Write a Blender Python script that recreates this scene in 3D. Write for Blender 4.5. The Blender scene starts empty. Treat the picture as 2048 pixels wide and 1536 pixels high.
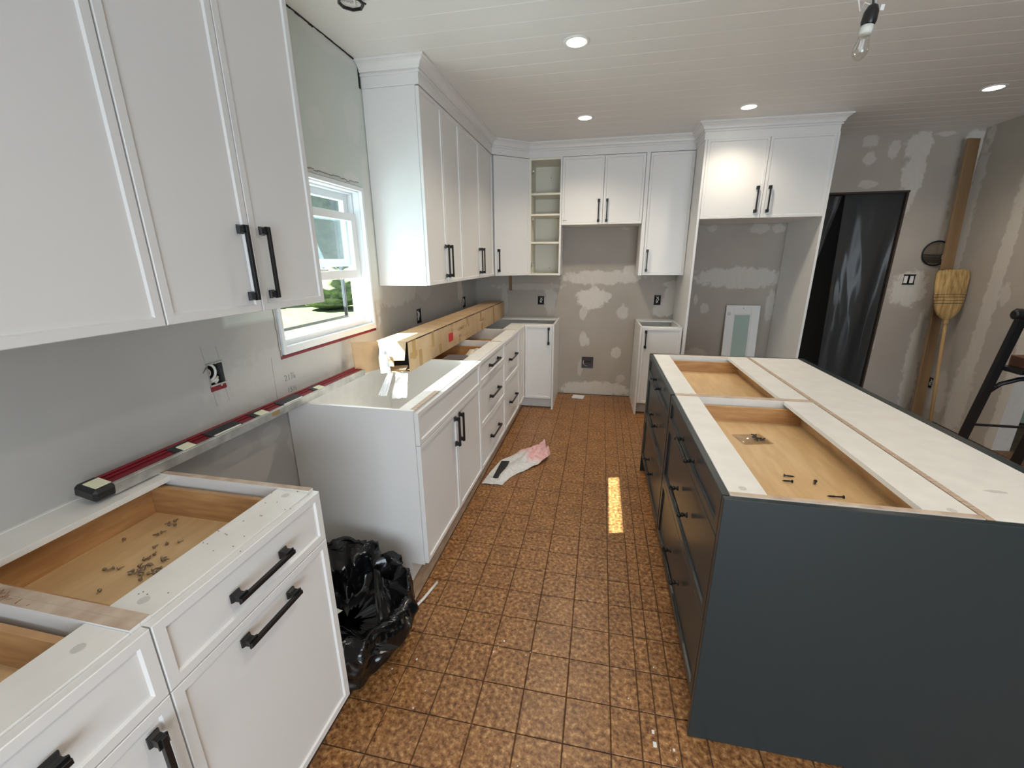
import bpy, bmesh, math, random
import numpy as np
from mathutils import Vector, Matrix, noise as mn
random.seed(7); rng = np.random.RandomState(7)
C = bpy.context.scene.collection
PI = math.pi

# ------------------------------------------------------------------ camera
cam = bpy.data.objects.new('camera', bpy.data.cameras.new('camera')); C.objects.link(cam)
cam.data.sensor_width = 36.0; cam.data.lens = 36.0 * 840.02 / 2048; cam.data.clip_start = 0.02
p_, y_, r_ = map(math.radians, (16.4268, 11.7194, -0.3906))
fw = Vector((-math.sin(y_) * math.cos(p_), math.cos(y_) * math.cos(p_), -math.sin(p_)))
rt = Vector((math.cos(y_), math.sin(y_), 0)); up = rt.cross(fw)
rt2 = rt * math.cos(r_) + up * math.sin(r_); up2 = -rt * math.sin(r_) + up * math.cos(r_)
cam.matrix_world = Matrix.Translation((1.3623, 0, 1.4828)) @ Matrix((rt2, up2, -fw)).transposed().to_4x4()
bpy.context.scene.camera = cam

# ------------------------------------------------------------------ light and exposure
sc = bpy.context.scene
sc.view_settings.view_transform = 'Standard'; sc.view_settings.look = 'None'
sc.view_settings.gamma = 1.0; sc.view_settings.use_curve_mapping = False
EXPOSURE = 0.5; SUN = 30.0; SKY = 1.0; ASSUMED_PATIO = 68.0; CAN = 25.0
sc.view_settings.exposure = EXPOSURE
w = bpy.data.worlds.new('sky'); sc.world = w; w.use_nodes = True
nt = w.node_tree; nt.nodes.clear()
wo = nt.nodes.new('ShaderNodeOutputWorld'); bg = nt.nodes.new('ShaderNodeBackground')
bg.inputs[0].default_value = (0.80, 0.92, 1.0, 1); bg.inputs[1].default_value = SKY
nt.links.new(bg.outputs[0], wo.inputs[0])
sl = bpy.data.lights.new('sun', 'SUN'); sl.energy = SUN; sl.angle = 0.008; sl.color = (1, 0.97, 0.86)
so = bpy.data.objects.new('sun', sl); C.objects.link(so)
so.rotation_euler = Vector((1.5, 0.43, -1.542)).to_track_quat('-Z', 'Y').to_euler()
# added area lights for the window and an assumed patio door behind the camera
al = bpy.data.lights.new('added_patio_light', 'AREA'); al.shape = 'RECTANGLE'; al.size = 2.4; al.size_y = 1.9
al.energy = ASSUMED_PATIO; al.color = (0.76, 0.885, 1.0)
ao = bpy.data.objects.new('added_patio_light', al); C.objects.link(ao)
ao.location = (2.6, -2.55, 1.15); ao.rotation_euler = Vector((0, 1, 0)).to_track_quat('-Z', 'Z').to_euler()  # added fill lamp just inside the assumed rear opening
wl = bpy.data.lights.new('added_window_light', 'AREA'); wl.shape = 'RECTANGLE'; wl.size = 0.6; wl.size_y = 0.7
wl.energy = 12; wl.color = (0.70, 0.90, 1.0)
wob = bpy.data.objects.new('added_window_light', wl); C.objects.link(wob)
wob.location = (-0.25, 1.98, 1.5); wob.rotation_euler = Vector((1, 0.0, 0.40)).to_track_quat('-Z', 'Z').to_euler()  # added lamp outside the window, strengthens its daylight

# ------------------------------------------------------------------ materials
def mat(name, col, rough=0.5, metal=0.0, build=None, spec=0.5, **kw):
    m = bpy.data.materials.new(name); m.use_nodes = True
    b = m.node_tree.nodes['Principled BSDF']
    b.inputs['Base Color'].default_value = (*col, 1); b.inputs['Roughness'].default_value = rough
    b.inputs['Metallic'].default_value = metal; b.inputs['Specular IOR Level'].default_value = spec
    for k, v in kw.items(): b.inputs[k.replace('_', ' ')].default_value = v
    if build: build(m.node_tree, b)
    return m
def N(t, kind, **kw):
    n = t.nodes.new('ShaderNode' + kind)
    for k, v in kw.items(): setattr(n, k, v)
    return n
def noise(t, scale, detail=3, vec=None, stretch=None, rough=0.5):
    n = N(t, 'TexNoise'); n.inputs['Scale'].default_value = scale; n.inputs['Detail'].default_value = detail
    n.inputs['Roughness'].default_value = rough
    g = N(t, 'NewGeometry') if vec is None else None
    src = g.outputs['Position'] if g else vec
    if stretch:
        mp = N(t, 'Mapping'); mp.inputs['Scale'].default_value = stretch
        t.links.new(src, mp.inputs[0]); src = mp.outputs[0]
    t.links.new(src, n.inputs['Vector']); return n
def ramp(t, fac, stops):
    r = N(t, 'ValToRGB'); e = r.color_ramp.elements
    while len(e) < len(stops): e.new(0.5)
    for el, (p, c) in zip(e, stops): el.position = p; el.color = (*c, 1)
    t.links.new(fac, r.inputs[0]); return r
def bump(t, b, fac, strength=0.1, dist=0.01):
    n = N(t, 'Bump'); n.inputs['Strength'].default_value = strength; n.inputs['Distance'].default_value = dist
    t.links.new(fac, n.inputs['Height']); t.links.new(n.outputs[0], b.inputs['Normal'])
def noisy(c0, c1, scale, stretch=None, detail=4, bmp=0.0, lo=0.35, hi=0.65, local=False):
    def f(t, b):
        vec = None
        if local: vec = N(t, 'TexCoord').outputs['Object']
        n = noise(t, scale, detail, vec, stretch)
        r = ramp(t, n.outputs[0], [(lo, c0), (hi, c1)])
        t.links.new(r.outputs[0], b.inputs['Base Color'])
        if bmp: bump(t, b, n.outputs[0], bmp, 0.002)
    return f
def peel(t, b):
    n = noise(t, 350, 2); bump(t, b, n.outputs[0], 0.06, 0.001)
WHITE = mat('white_lacquer', (0.78, 0.775, 0.765), 0.38, build=peel)
MELA = mat('white_melamine', (0.82, 0.81, 0.78), 0.42, build=noisy((0.79, 0.78, 0.75), (0.84, 0.83, 0.80), 14))
CREAM = mat('cream_melamine', (0.80, 0.77, 0.66), 0.5)
PLY = mat('plywood_edge', (0.6, 0.48, 0.38), 0.75, build=noisy((0.42, 0.30, 0.22), (0.66, 0.55, 0.44), 18, (1, 1, 14), lo=.3, hi=.7))
PLYX = mat('plywood_face_edge', (0.6, 0.48, 0.38), 0.75, build=noisy((0.36, 0.25, 0.18), (0.62, 0.50, 0.39), 30, (1, 9, 1), lo=.3, hi=.7))
BIRCH = mat('birch_drawer_side', (0.55, 0.3, 0.12), 0.35, build=noisy((0.44, 0.23, 0.095), (0.62, 0.37, 0.17), 9, (1, 1, 7), lo=.3, hi=.7))
MAPLE = mat('maple_drawer_bottom', (0.62, 0.43, 0.22), 0.32, build=noisy((0.66, 0.45, 0.23), (0.75, 0.54, 0.30), 6, (6, 1, 1)))
TEAL = mat('dark_teal_lacquer', (0.021, 0.032, 0.036), 0.30, build=peel)
TEALEDGE = mat('teal_lacquer_edge', (0.06, 0.078, 0.066), 0.45)
BLACK = mat('black_metal', (0.011, 0.011, 0.012), 0.36, 0.2)
BLACKP = mat('black_plastic', (0.012, 0.012, 0.013), 0.35)
DARK = mat('dark_void', (0.012, 0.010, 0.009), 0.8)
STEEL = mat('zinc_steel', (0.45, 0.45, 0.44), 0.35, 0.9)
WIRE = mat('white_cable', (0.75, 0.73, 0.68), 0.5)
WIREB = mat('black_cable', (0.015, 0.013, 0.013), 0.5)
VINYL = mat('white_vinyl', (0.80, 0.82, 0.84), 0.35)
CEIL = mat('white_ceiling_paint', (0.80, 0.80, 0.785), 0.55, build=peel)
GROUT = mat('dark_grout', (0.085, 0.045, 0.022), 0.8)
def tile_b(t, b):
    n = noise(t, 62, 5, rough=0.62); n2 = noise(t, 9, 3)
    r = ramp(t, n.outputs[0], [(0.33, (0.085, 0.030, 0.010)), (0.45, (0.235, 0.105, 0.034)), (0.55, (0.35, 0.172, 0.065)), (0.66, (0.56, 0.34, 0.15))])
    r2 = ramp(t, n2.outputs[0], [(0.3, (0.78, 0.74, 0.70)), (0.7, (1.1, 1.08, 1.05))])
    mx = N(t, 'MixRGB', blend_type='MULTIPLY'); mx.inputs[0].default_value = 1
    t.links.new(r.outputs[0], mx.inputs[1]); t.links.new(r2.outputs[0], mx.inputs[2])
    t.links.new(mx.outputs[0], b.inputs['Base Color']); bump(t, b, n.outputs[0], 0.10, 0.0015)
TILE = mat('mottled_brown_vinyl_tile', (0.3, 0.15, 0.05), 0.40, build=tile_b)
def wall_b(paper0, paper1, mud_and_glow, paper2=None):
    def f(t, b):
        a = N(t, 'Attribute', attribute_name='mud_and_glow'); sp = N(t, 'SeparateColor'); t.links.new(a.outputs['Color'], sp.inputs[0])
        n = noise(t, 17, 6, rough=0.6); n2 = noise(t, 3, 3); n3 = noise(t, 60, 3, stretch=(1, 1, .25))
        m1 = N(t, 'Math', operation='MULTIPLY_ADD'); t.links.new(n.outputs[0], m1.inputs[0]); m1.inputs[1].default_value = 0.72
        t.links.new(sp.outputs[0], m1.inputs[2])
        mr = N(t, 'MapRange'); mr.inputs[1].default_value = 0.81; mr.inputs[2].default_value = 0.93; t.links.new(m1.outputs[0], mr.inputs[0])
        m2 = N(t, 'Math', operation='MULTIPLY'); t.links.new(mr.outputs[0], m2.inputs[0]); t.links.new(sp.outputs[1], m2.inputs[1])
        m3 = N(t, 'Math', operation='MULTIPLY_ADD'); t.links.new(n3.outputs[0], m3.inputs[0]); m3.inputs[1].default_value = .5; m3.inputs[2].default_value = .75
        m4 = N(t, 'Math', operation='MULTIPLY'); t.links.new(m2.outputs[0], m4.inputs[0]); t.links.new(m3.outputs[0], m4.inputs[1]); m4.use_clamp = True
        r = ramp(t, n2.outputs[0], [(0.35, paper0), (0.65, paper1)])
        pc = r.outputs[0]
        if paper2:
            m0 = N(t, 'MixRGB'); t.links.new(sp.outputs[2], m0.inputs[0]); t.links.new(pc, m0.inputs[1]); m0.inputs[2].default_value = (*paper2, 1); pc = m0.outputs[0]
        mx = N(t, 'MixRGB'); t.links.new(m4.outputs[0], mx.inputs[0]); t.links.new(pc, mx.inputs[1]); mx.inputs[2].default_value = (*mud_and_glow, 1)
        t.links.new(mx.outputs[0], b.inputs['Base Color']); bump(t, b, m4.outputs[0], 0.15, 0.002)
    return f
DRYB = mat('drywall_back', (0.35, 0.32, 0.3), 0.85, build=wall_b((0.42, 0.38, 0.335), (0.455, 0.415, 0.365), (0.68, 0.65, 0.60)), spec=.2)
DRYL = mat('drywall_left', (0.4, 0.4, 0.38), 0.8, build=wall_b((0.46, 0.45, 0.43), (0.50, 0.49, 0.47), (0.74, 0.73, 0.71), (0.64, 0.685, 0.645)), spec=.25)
DRYP = mat('drywall_plain', (0.36, 0.36, 0.33), 0.85)
CARD = mat('cardboard', (0.52, 0.36, 0.21), 0.8, build=noisy((0.47, 0.32, 0.18), (0.56, 0.40, 0.24), 8, detail=5))
CARDD = mat('cardboard_inside', (0.36, 0.23, 0.13), 0.85)
TAPE = mat('brown_packing_tape', (0.42, 0.265, 0.10), 0.25)
INK = mat('brown_print_ink', (0.20, 0.115, 0.05), 0.8)
REDLAB = mat('red_label', (0.55, 0.02, 0.025), 0.5)
REDAL = mat('red_anodised_aluminium', (0.21, 0.006, 0.016), 0.35, 0.3)
ALU = mat('worn_aluminium', (0.50, 0.50, 0.47), 0.45, 0.6, build=noisy((0.40, 0.40, 0.38), (0.58, 0.58, 0.55), 20))
VIAL = mat('spirit_vial', (0.80, 0.80, 0.58), 0.15)
PAPER = mat('white_paper', (0.82, 0.82, 0.80), 0.7)
BAGM = mat('black_bin_liner', (0.006, 0.006, 0.007), 0.16, spec=0.6)
CLOTHW = mat('white_towel', (0.62, 0.63, 0.64), 0.9, build=noisy((0.56, 0.57, 0.59), (0.70, 0.70, 0.70), 40))
def cloth_b(t, b):
    a = N(t, 'Attribute', attribute_name='pink'); n = noise(t, 45, 3)
    sp = N(t, 'SeparateColor'); t.links.new(a.outputs['Color'], sp.inputs[0])
    r = ramp(t, n.outputs[0], [(0.35, (0.70, 0.36, 0.37)), (0.65, (0.80, 0.56, 0.55))])
    r2 = ramp(t, n.outputs[0], [(0.35, (0.60, 0.61, 0.62)), (0.65, (0.74, 0.74, 0.74))])
    mx = N(t, 'MixRGB'); t.links.new(sp.outputs[0], mx.inputs[0]); t.links.new(r2.outputs[0], mx.inputs[1]); t.links.new(r.outputs[0], mx.inputs[2])
    t.links.new(mx.outputs[0], b.inputs['Base Color'])
CLOTH = mat('pink_and_white_towel', (0.7, 0.6, 0.6), 0.9, build=cloth_b)
STRAW = mat('broom_straw', (0.42, 0.28, 0.10), 0.8, build=noisy((0.24, 0.14, 0.045), (0.52, 0.36, 0.15), 60, (1, 1, .06), lo=.3, hi=.7, bmp=.4))
WOODB = mat('brown_board', (0.26, 0.16, 0.08), 0.6, build=noisy((0.225, 0.135, 0.065), (0.275, 0.17, 0.085), 12, (1, 1, .1)))
WOODH = mat('pale_broom_handle', (0.45, 0.28, 0.12), 0.5)
SUBFL = mat('raw_plywood', (0.42, 0.29, 0.2), 0.8, build=noisy((0.36, 0.24, 0.16), (0.48, 0.34, 0.24), 10, (5, 1, 1)))
FROST = mat('frosted_green_glass', (0.36, 0.47, 0.42), 0.3)
BRICKR = mat('reddish_brown_wood', (0.14, 0.055, 0.035), 0.6)
BLUE = mat('blue_plastic', (0.02, 0.10, 0.24), 0.5)
REDT = mat('red_membrane', (0.20, 0.008, 0.02), 0.6)
GREYP = mat('grey_box', (0.12, 0.11, 0.115), 0.6)
GRAYST = mat('grey_cap', (0.60, 0.59, 0.57), 0.5)
PENCIL = mat('pencil', (0.22, 0.24, 0.25), 0.8)
SCREW = mat('screw_metal', (0.34, 0.27, 0.20), 0.35, 0.75)
GRASS = mat('lawn_grass', (0.2, 0.42, 0.1), 0.9, build=noisy((0.070, 0.110, 0.045), (0.115, 0.160, 0.072), 2.5, detail=6))
LEAF = mat('leaf_green', (0.16, 0.33, 0.14), 0.8, build=noisy((0.035, 0.060, 0.045), (0.15, 0.20, 0.15), 3.5, detail=6))
BUSH = mat('bush_green', (0.3, 0.45, 0.1), 0.8, build=noisy((0.07, 0.115, 0.05), (0.19, 0.24, 0.12), 5, detail=6))
PAVE = mat('patio_slab', (0.42, 0.48, 0.52), 0.9, build=noisy((0.10, 0.125, 0.14), (0.16, 0.18, 0.19), 6))
NEXTW = mat('pale_green_wall', (0.27, 0.31, 0.25), 0.8)
WOODF = mat('dark_wood_floor', (0.13, 0.075, 0.035), 0.5, build=noisy((0.09, 0.05, 0.025), (0.17, 0.10, 0.05), 8, (1, 6, 1)))
def emis(name, col, s):
    m = bpy.data.materials.new(name); m.use_nodes = True; t = m.node_tree; t.nodes.clear()
    o = N(t, 'OutputMaterial'); e = N(t, 'Emission'); e.inputs[0].default_value = (*col, 1); e.inputs[1].default_value = s
    t.links.new(e.outputs[0], o.inputs[0]); return m
LAMP = emis('lit_lamp_lens', (1, 0.90, 0.74), 14)
def glassy(name, tint, gl=0.08, rough=0.02):
    m = bpy.data.materials.new(name); m.use_nodes = True; t = m.node_tree; t.nodes.clear()
    o = N(t, 'OutputMaterial'); tr = N(t, 'BsdfTransparent'); tr.inputs[0].default_value = (*tint, 1)
    g = N(t, 'BsdfGlossy'); g.inputs['Roughness'].default_value = rough; lw = N(t, 'LayerWeight'); lw.inputs[0].default_value = 0.25
    mr = N(t, 'MapRange'); mr.inputs[3].default_value = gl; mr.inputs[4].default_value = 0.3; t.links.new(lw.outputs['Fresnel'], mr.inputs[0])
    mx = N(t, 'MixShader'); t.links.new(mr.outputs[0], mx.inputs[0]); t.links.new(tr.outputs[0], mx.inputs[1]); t.links.new(g.outputs[0], mx.inputs[2])
    t.links.new(mx.outputs[0], o.inputs[0]); return m
GLASS = glassy('window_glass', (0.93, 0.97, 0.97), 0.05)
BULBG = glassy('clear_bulb_glass', (0.93, 0.93, 0.91), 0.10)
POLY = glassy('clear_plastic_bag', (0.92, 0.90, 0.86), 0.12, 0.12)
def poly_sheet():
    m = bpy.data.materials.new('plastic_sheet'); m.use_nodes = True; t = m.node_tree; t.nodes.clear()
    o = N(t, 'OutputMaterial'); tr = N(t, 'BsdfTransparent'); tr.inputs[0].default_value = (.85, .85, .85, 1)
    p = N(t, 'BsdfPrincipled'); p.inputs['Base Color'].default_value = (.10, .105, .11, 1); p.inputs['Roughness'].default_value = .25
    mx = N(t, 'MixShader'); mx.inputs[0].default_value = .45
    t.links.new(tr.outputs[0], mx.inputs[1]); t.links.new(p.outputs[0], mx.inputs[2]); t.links.new(mx.outputs[0], o.inputs[0]); return m
SHEET = poly_sheet()

# ------------------------------------------------------------------ mesh helpers
class B:
    def __init__(s): s.bm = bmesh.new()
    def box(s, x0, x1, y0, y1, z0, z1, m=0, bev=0.0, M=None):
        r = bmesh.ops.create_cube(s.bm, size=1.0); vs = r['verts']
        for v in vs:
            v.co = Vector(((x0 + x1) / 2 + v.co.x * (x1 - x0), (y0 + y1) / 2 + v.co.y * (y1 - y0), (z0 + z1) / 2 + v.co.z * (z1 - z0)))
        fs = list({f for v in vs for f in v.link_faces})
        for f in fs: f.material_index = m
        if bev:
            es = list({e for v in vs for e in v.link_edges})
            rr = bmesh.ops.bevel(s.bm, geom=es, offset=bev, segments=1, affect='EDGES', profile=.5)
            for f in rr['faces']: f.material_index = m
            vs = list({v for f in rr['faces'] for v in f.verts})
        if M is not None:
            for v in vs: v.co = M @ v.co
        return s
    def rings(s, rings, m=0, cap0=True, cap1=True, closed=True, mats=None):
        R = [[s.bm.verts.new(p) for p in r] for r in rings]
        for i in range(len(R) - 1):
            n = len(R[i])
            for j in range(n if closed else n - 1):
                f = s.bm.faces.new((R[i][j], R[i][(j + 1) % n], R[i + 1][(j + 1) % n], R[i + 1][j])); f.material_index = mats[i] if mats else m
        if cap0: s.bm.faces.new(list(reversed(R[0]))).material_index = mats[0] if mats else m
        if cap1: s.bm.faces.new(R[-1]).material_index = mats[-1] if mats else m
        return s
    def tube(s, pts, r, n=8, m=0):
        pts = [Vector(p) for p in pts]; out = []; prev = None
        for i, p in enumerate(pts):
            d = (pts[min(i + 1, len(pts) - 1)] - pts[max(i - 1, 0)]).normalized()
            a = prev if prev else (Vector((0, 0, 1)) if abs(d.z) < .9 else Vector((1, 0, 0)))
            u = (a - d * a.dot(d)).normalized(); prev = u; v = d.cross(u)
            rr = r[i] if isinstance(r, (list, tuple)) else r
            out.append([p + (u * math.cos(2 * PI * k / n) + v * math.sin(2 * PI * k / n)) * rr for k in range(n)])
        return s.rings(out, m)
    def lathe(s, prof, n=24, m=0, M=None, cap0=True, cap1=True):
        M = M or Matrix()
        return s.rings([[M @ Vector((r * math.cos(2 * PI * k / n), r * math.sin(2 * PI * k / n), z)) for k in range(n)] for r, z in prof], m, cap0, cap1)
    def face(s, pts, m=0):
        f = s.bm.faces.new([s.bm.verts.new(p) for p in pts]); f.material_index = m; return s
    def grid(s, fn, nu, nv, m=0):
        V = [[s.bm.verts.new(fn(i / (nu - 1), j / (nv - 1))) for j in range(nv)] for i in range(nu)]
        for i in range(nu - 1):
            for j in range(nv - 1):
                s.bm.faces.new((V[i][j], V[i + 1][j], V[i + 1][j + 1], V[i][j + 1])).material_index = m
        return s
    def mesh(s, name, mats, smooth=False, recalc=True):
        if recalc: bmesh.ops.recalc_face_normals(s.bm, faces=s.bm.faces)
        me = bpy.data.meshes.new(name); s.bm.to_mesh(me); s.bm.free()
        for m in (mats if isinstance(mats, (list, tuple)) else [mats]): me.materials.append(m)
        if smooth: me.polygons.foreach_set('use_smooth', [True] * len(me.polygons))
        return me
    def obj(s, name, mats, parent=None, loc=None, smooth=False, rot=None, recalc=True):
        return link(name, s.mesh(name, mats, smooth, recalc), parent, loc, rot)
def link(name, me, parent=None, loc=None, rot=None):
    o = bpy.data.objects.new(name, me); C.objects.link(o)
    if parent: o.parent = parent
    if loc: o.location = loc
    if rot: o.rotation_euler = rot
    return o
def tag(o, label, cat, group=None, kind=None):
    if label: o['label'] = label
    if cat: o['category'] = cat
    if group: o['group'] = group
    if kind: o['kind'] = kind
    return o
def thing(name, label, cat, loc=(0, 0, 0), rz=0, group=None):
    o = bpy.data.objects.new(name, None); C.objects.link(o); o.location = loc; o.rotation_euler = (0, 0, rz); o.empty_display_size = .05
    return tag(o, label, cat, group)
def struct(o): o['kind'] = 'structure'; return o
def solid(o, th, off=-1):
    md = o.modifiers.new('thickness', 'SOLIDIFY'); md.thickness = th; md.offset = off; return o

# ------------------------------------------------------------------ room shell
H = 2.527
SLY = 0.0134
def yb(x, base=4.685): return base + SLY * (x - 1.5)
def wall(name, material, org, ud, ul, vl, holes, patches, step=0.02, th=0.12, flip=False):
    us = list(np.arange(0, ul, step)) + [ul]; vs = list(np.arange(0, vl, step)) + [vl]
    for (a, b, c, d) in holes: us += [a, b]; vs += [c, d]
    us = np.unique(np.round([u for u in us if -1e-6 <= u <= ul + 1e-6], 4)); vs = np.unique(np.round([v for v in vs if -1e-6 <= v <= vl + 1e-6], 4))
    U, V = np.meshgrid(us, vs, indexing='ij'); nu, nv = U.shape
    P = np.stack([org[0] + ud[0] * U, org[1] + ud[1] * U, org[2] + V], -1).reshape(-1, 3)
    val = np.zeros_like(U); op = np.full_like(U, .5)
    for (cu, cv, ru, rv, o) in patches:
        d = np.sqrt(((U - cu) / max(ru, .02)) ** 2 + ((V - cv) / max(rv, .02)) ** 2)
        f = np.clip(1.02 - 0.5 * d, 0, .75); k = f > val
        val[k] = f[k]; op[k] = o
    F = []
    for i in range(nu - 1):
        uc = (us[i] + us[i + 1]) / 2
        for j in range(nv - 1):
            vc = (vs[j] + vs[j + 1]) / 2
            if any(a < uc < b and c < vc < d for a, b, c, d in holes): continue
            q = (i * nv + j, (i + 1) * nv + j, (i + 1) * nv + j + 1, i * nv + j + 1)
            F.append(q[::-1] if flip else q)
    me = bpy.data.meshes.new(name); me.from_pydata(P.tolist(), [], F); me.materials.append(material)
    at = me.color_attributes.new('mud_and_glow', 'FLOAT_COLOR', 'POINT')
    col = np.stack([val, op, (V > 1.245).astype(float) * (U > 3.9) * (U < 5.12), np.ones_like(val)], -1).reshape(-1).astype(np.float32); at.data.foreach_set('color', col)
    o = link(name, me); solid(o, th); return struct(o)
BACK = [(1.38, 1.3, 0.418, 0.068, 0.8), (1.68, 1.35, 0.11, 0.071, 0.9), (1.28, 1.08, 0.148, 0.112, 1), (1.44, 1.11, 0.041, 0.037, 0.9), (1.19, 0.93, 0.038, 0.071, 0.7), (1.61, 0.94, 0.057, 0.08, 0.6), (1.2, 0.63, 0.044, 0.085, 0.8), (1.26, 0.61, 0.011, 0.045, 0.7), (1.57, 0.5, 0.054, 0.068, 0.7), (1.18, 0.31, 0.028, 0.094, 0.5), (1.35, 0.06, 0.397, 0.09, 0.9), (1.63, 0.2, 0.049, 0.04, 0.5), (0.83, 1.06, 0.071, 0.142, 0.6), (2.1, 1.08, 0.098, 0.134, 0.8), (2.02, 0.96, 0.11, 0.062, 0.8), (2.11, 1.23, 0.136, 0.03, 0.6), (1.59, 1.78, 0.04, 0.019, 0.3), (0.6, 1.2, 0.383, 0.032, 0.35), (0.32, 1.05, 0.034, 0.167, 0.4), (2.71, 1.3, 0.419, 0.098, 0.7), (2.41, 1.77, 0.046, 0.037, 0.4), (2.84, 1.76, 0.088, 0.045, 0.45), (3.01, 1.76, 0.061, 0.041, 0.45), (2.42, 0.99, 0.043, 0.051, 0.6), (2.33, 1.08, 0.02, 0.051, 0.6), (3.04, 1.03, 0.041, 0.15, 0.6), (2.39, 0.51, 0.1, 0.066, 0.5), (3.63, 2.47, 0.062, 0.047, 0.55), (3.65, 2.33, 0.047, 0.057, 0.6), (3.83, 2.39, 0.046, 0.072, 0.6), (3.68, 2.12, 0.08, 0.033, 0.5), (4.0, 1.95, 0.055, 0.101, 0.6), (4.21, 1.2, 0.145, 0.153, 0.8), (4.01, 2.42, 0.098, 0.111, 0.75), (4.02, 2.18, 0.085, 0.185, 0.75), (4.0, 1.98, 0.063, 0.106, 0.6), (4.41, 2.36, 0.08, 0.16, 0.8), (4.41, 2.05, 0.07, 0.25, 0.7), (4.41, 1.7, 0.05, 0.25, 0.6), (4.40, 0.62, 0.07, 0.35, 0.6), (4.41, 0.26, 0.06, 0.25, 0.6), (4.01, 0.66, 0.026, 0.06, 0.5), (4.44, 2.48, 0.09, 0.03, 0.8), (4.19, 2.5, 0.074, 0.019, 0.6)]
RIGHT = [(4.08, 1.2, 0.05, 0.083, 0.45), (4.67, 1.26, 0.07, 1.3, 0.6), (4.19, 1.2, 0.06, 1.4, 0.62), (4.21, 0.3, 0.10, 0.4, .5), (3.80, .9, 0.05, 1.6, .7), (4.44, 0.35, 0.076, 0.13, 0.35), (4.42, 0.21, 0.107, 0.109, 0.4)]
LEFT = [(2.15, 2.51, 0.131, 0.055, 0.45), (2.03, 2.12, 0.065, 0.066, 0.5), (2.36, 2.23, 0.074, 0.114, 0.5), (2.01, 1.9, 0.092, 0.027, 0.6), (2.28, 1.92, 0.072, 0.026, 0.6), (2.35, 2.51, 0.103, 0.024, 0.5), (2.04, 2.52, 0.078, 0.024, 0.5), (2.44, 1.55, 0.035, 0.45, 0.55), (2.46, 1.94, 0.058, 0.165, 0.5), (2.72, 1.27, 0.329, 0.08, 0.5), (1.57, 0.68, 0.045, 0.081, 0.45), (1.43, 0.77, 0.069, 0.042, 0.3), (1.25, 0.78, 0.09, 0.048, 0.25), (4.06, 1.2, 0.078, 0.106, 0.6), (3.2, 1.26, 0.123, 0.076, 0.25), (1.66, 1.02, 0.45, 0.12, 0.22), (4.67, 1.11, 0.07, 0.167, 0.4)]  # mud patches; the wide faint one below the window is bounced light painted in
Y0 = -2.6
WY0, WY1, WZ0, WZ1 = 1.575, 2.388, 1.080, 1.886
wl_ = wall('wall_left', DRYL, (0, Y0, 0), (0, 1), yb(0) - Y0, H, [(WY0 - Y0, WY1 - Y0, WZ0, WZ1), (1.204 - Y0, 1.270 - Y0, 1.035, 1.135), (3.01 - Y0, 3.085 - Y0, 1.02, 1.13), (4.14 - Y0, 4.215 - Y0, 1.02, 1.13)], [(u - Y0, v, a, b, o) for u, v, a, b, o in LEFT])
bk_ = wall('wall_back', DRYB, (-0.1, yb(-0.1), 0), (math.cos(SLY), math.sin(SLY)), 4.585, H, [(3.27 + .1, 4.024 + .1, -1, 2.058), (.792, .858, 1.01, 1.103), (2.020, 2.085, 1.02, 1.124), (1.292, 1.428, .305, .440), (4.245, 4.337, 1.239, 1.329)], [(u + .1, v, a, b, o) for u, v, a, b, o in BACK])
RX = 4.48
rw_ = wall('wall_right', DRYB, (RX, 3.77, 0), (0, 1), yb(RX) - 3.77, H, [(4.53 - 3.77, 4.585 - 3.77, .29, .39)], [(u - 3.77, v, a, b, o) for u, v, a, b, o in RIGHT], flip=True)
# floor: dark bed, separate tiles
fl = struct(B().box(-.15, 7.2, Y0 - .1, 6.2, -.06, -.0035).obj('floor', GROUT))
T = 0.1515; TX0 = 0.711 - 4 * T; TY0 = 0.9745 - 4 * T
tm = {}
def tile_mesh(wd, d):
    k = (round(wd, 3), round(d, 3))
    if k not in tm:
        g = .0018; b = B(); x0, x1, y0, y1 = g, wd - g, g, d - g; c = .0015
        b.rings([[(x0, y0, -.0035), (x1, y0, -.0035), (x1, y1, -.0035), (x0, y1, -.0035)], [(x0, y0, -c), (x1, y0, -c), (x1, y1, -c), (x0, y1, -c)], [(x0 + c, y0 + c, 0), (x1 - c, y0 + c, 0), (x1 - c, y1 - c, 0), (x0 + c, y1 - c, 0)]], cap0=False)
        tm[k] = b.mesh('tile', TILE)
    return tm[k]
cols = [(TX0 + T * k, T) for k in range(3, 9)] + [(1.620 - T + .0, T - .052), (1.568, .052), (1.620, .0625), (1.6825, .089)]
cols = [(0.711 + T * (k - 1), T) for k in range(0, 6)] + [(1.4685, .0965), (1.565, .053), (1.618, .064), (1.682, .0895)]
ntile = 0; rest = B(); 
for (x, wd) in cols:
    for j in range(-2, 25):
        y = .9745 + T * j
        if y > 4.66: continue
        if x < .70 and y > 1.35: x, wd = .612, .099
        elif x < .70: x, wd = .5595, T
        if y + T > 4.66: d = 4.66 - y
        else: d = T
        link('tile', tile_mesh(wd, d), fl, (x, y, 0)); ntile += 1
for i in range(0, 8):
    for j in range(-2, 1):
        link('tile', tile_mesh(T, T), fl, (1.7715 + T * i, .9745 + T * j, 0)); ntile += 1
def far_tile(x, y):
    g = .0014; rest.box(x + g, x + T - g, y + g, y + T - g, -.0035, 0)
for i in range(-5, 19):
    for j in range(-23, 25):
        x = 1.7715 + T * (i if i >= 0 else i - 2.59); y = .9745 + T * j
        if i >= 0 and i < 8 and -2 <= j < 1: continue
        if i < 0 and j >= -2: continue
        if 1.7 < x < 2.6 and 1.1 < y < 2.8: continue
        if y > 4.5: continue
        far_tile(x, y)
tag(rest.obj('floor_tiles_beyond', TILE, fl), None, None, kind='stuff')
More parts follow.
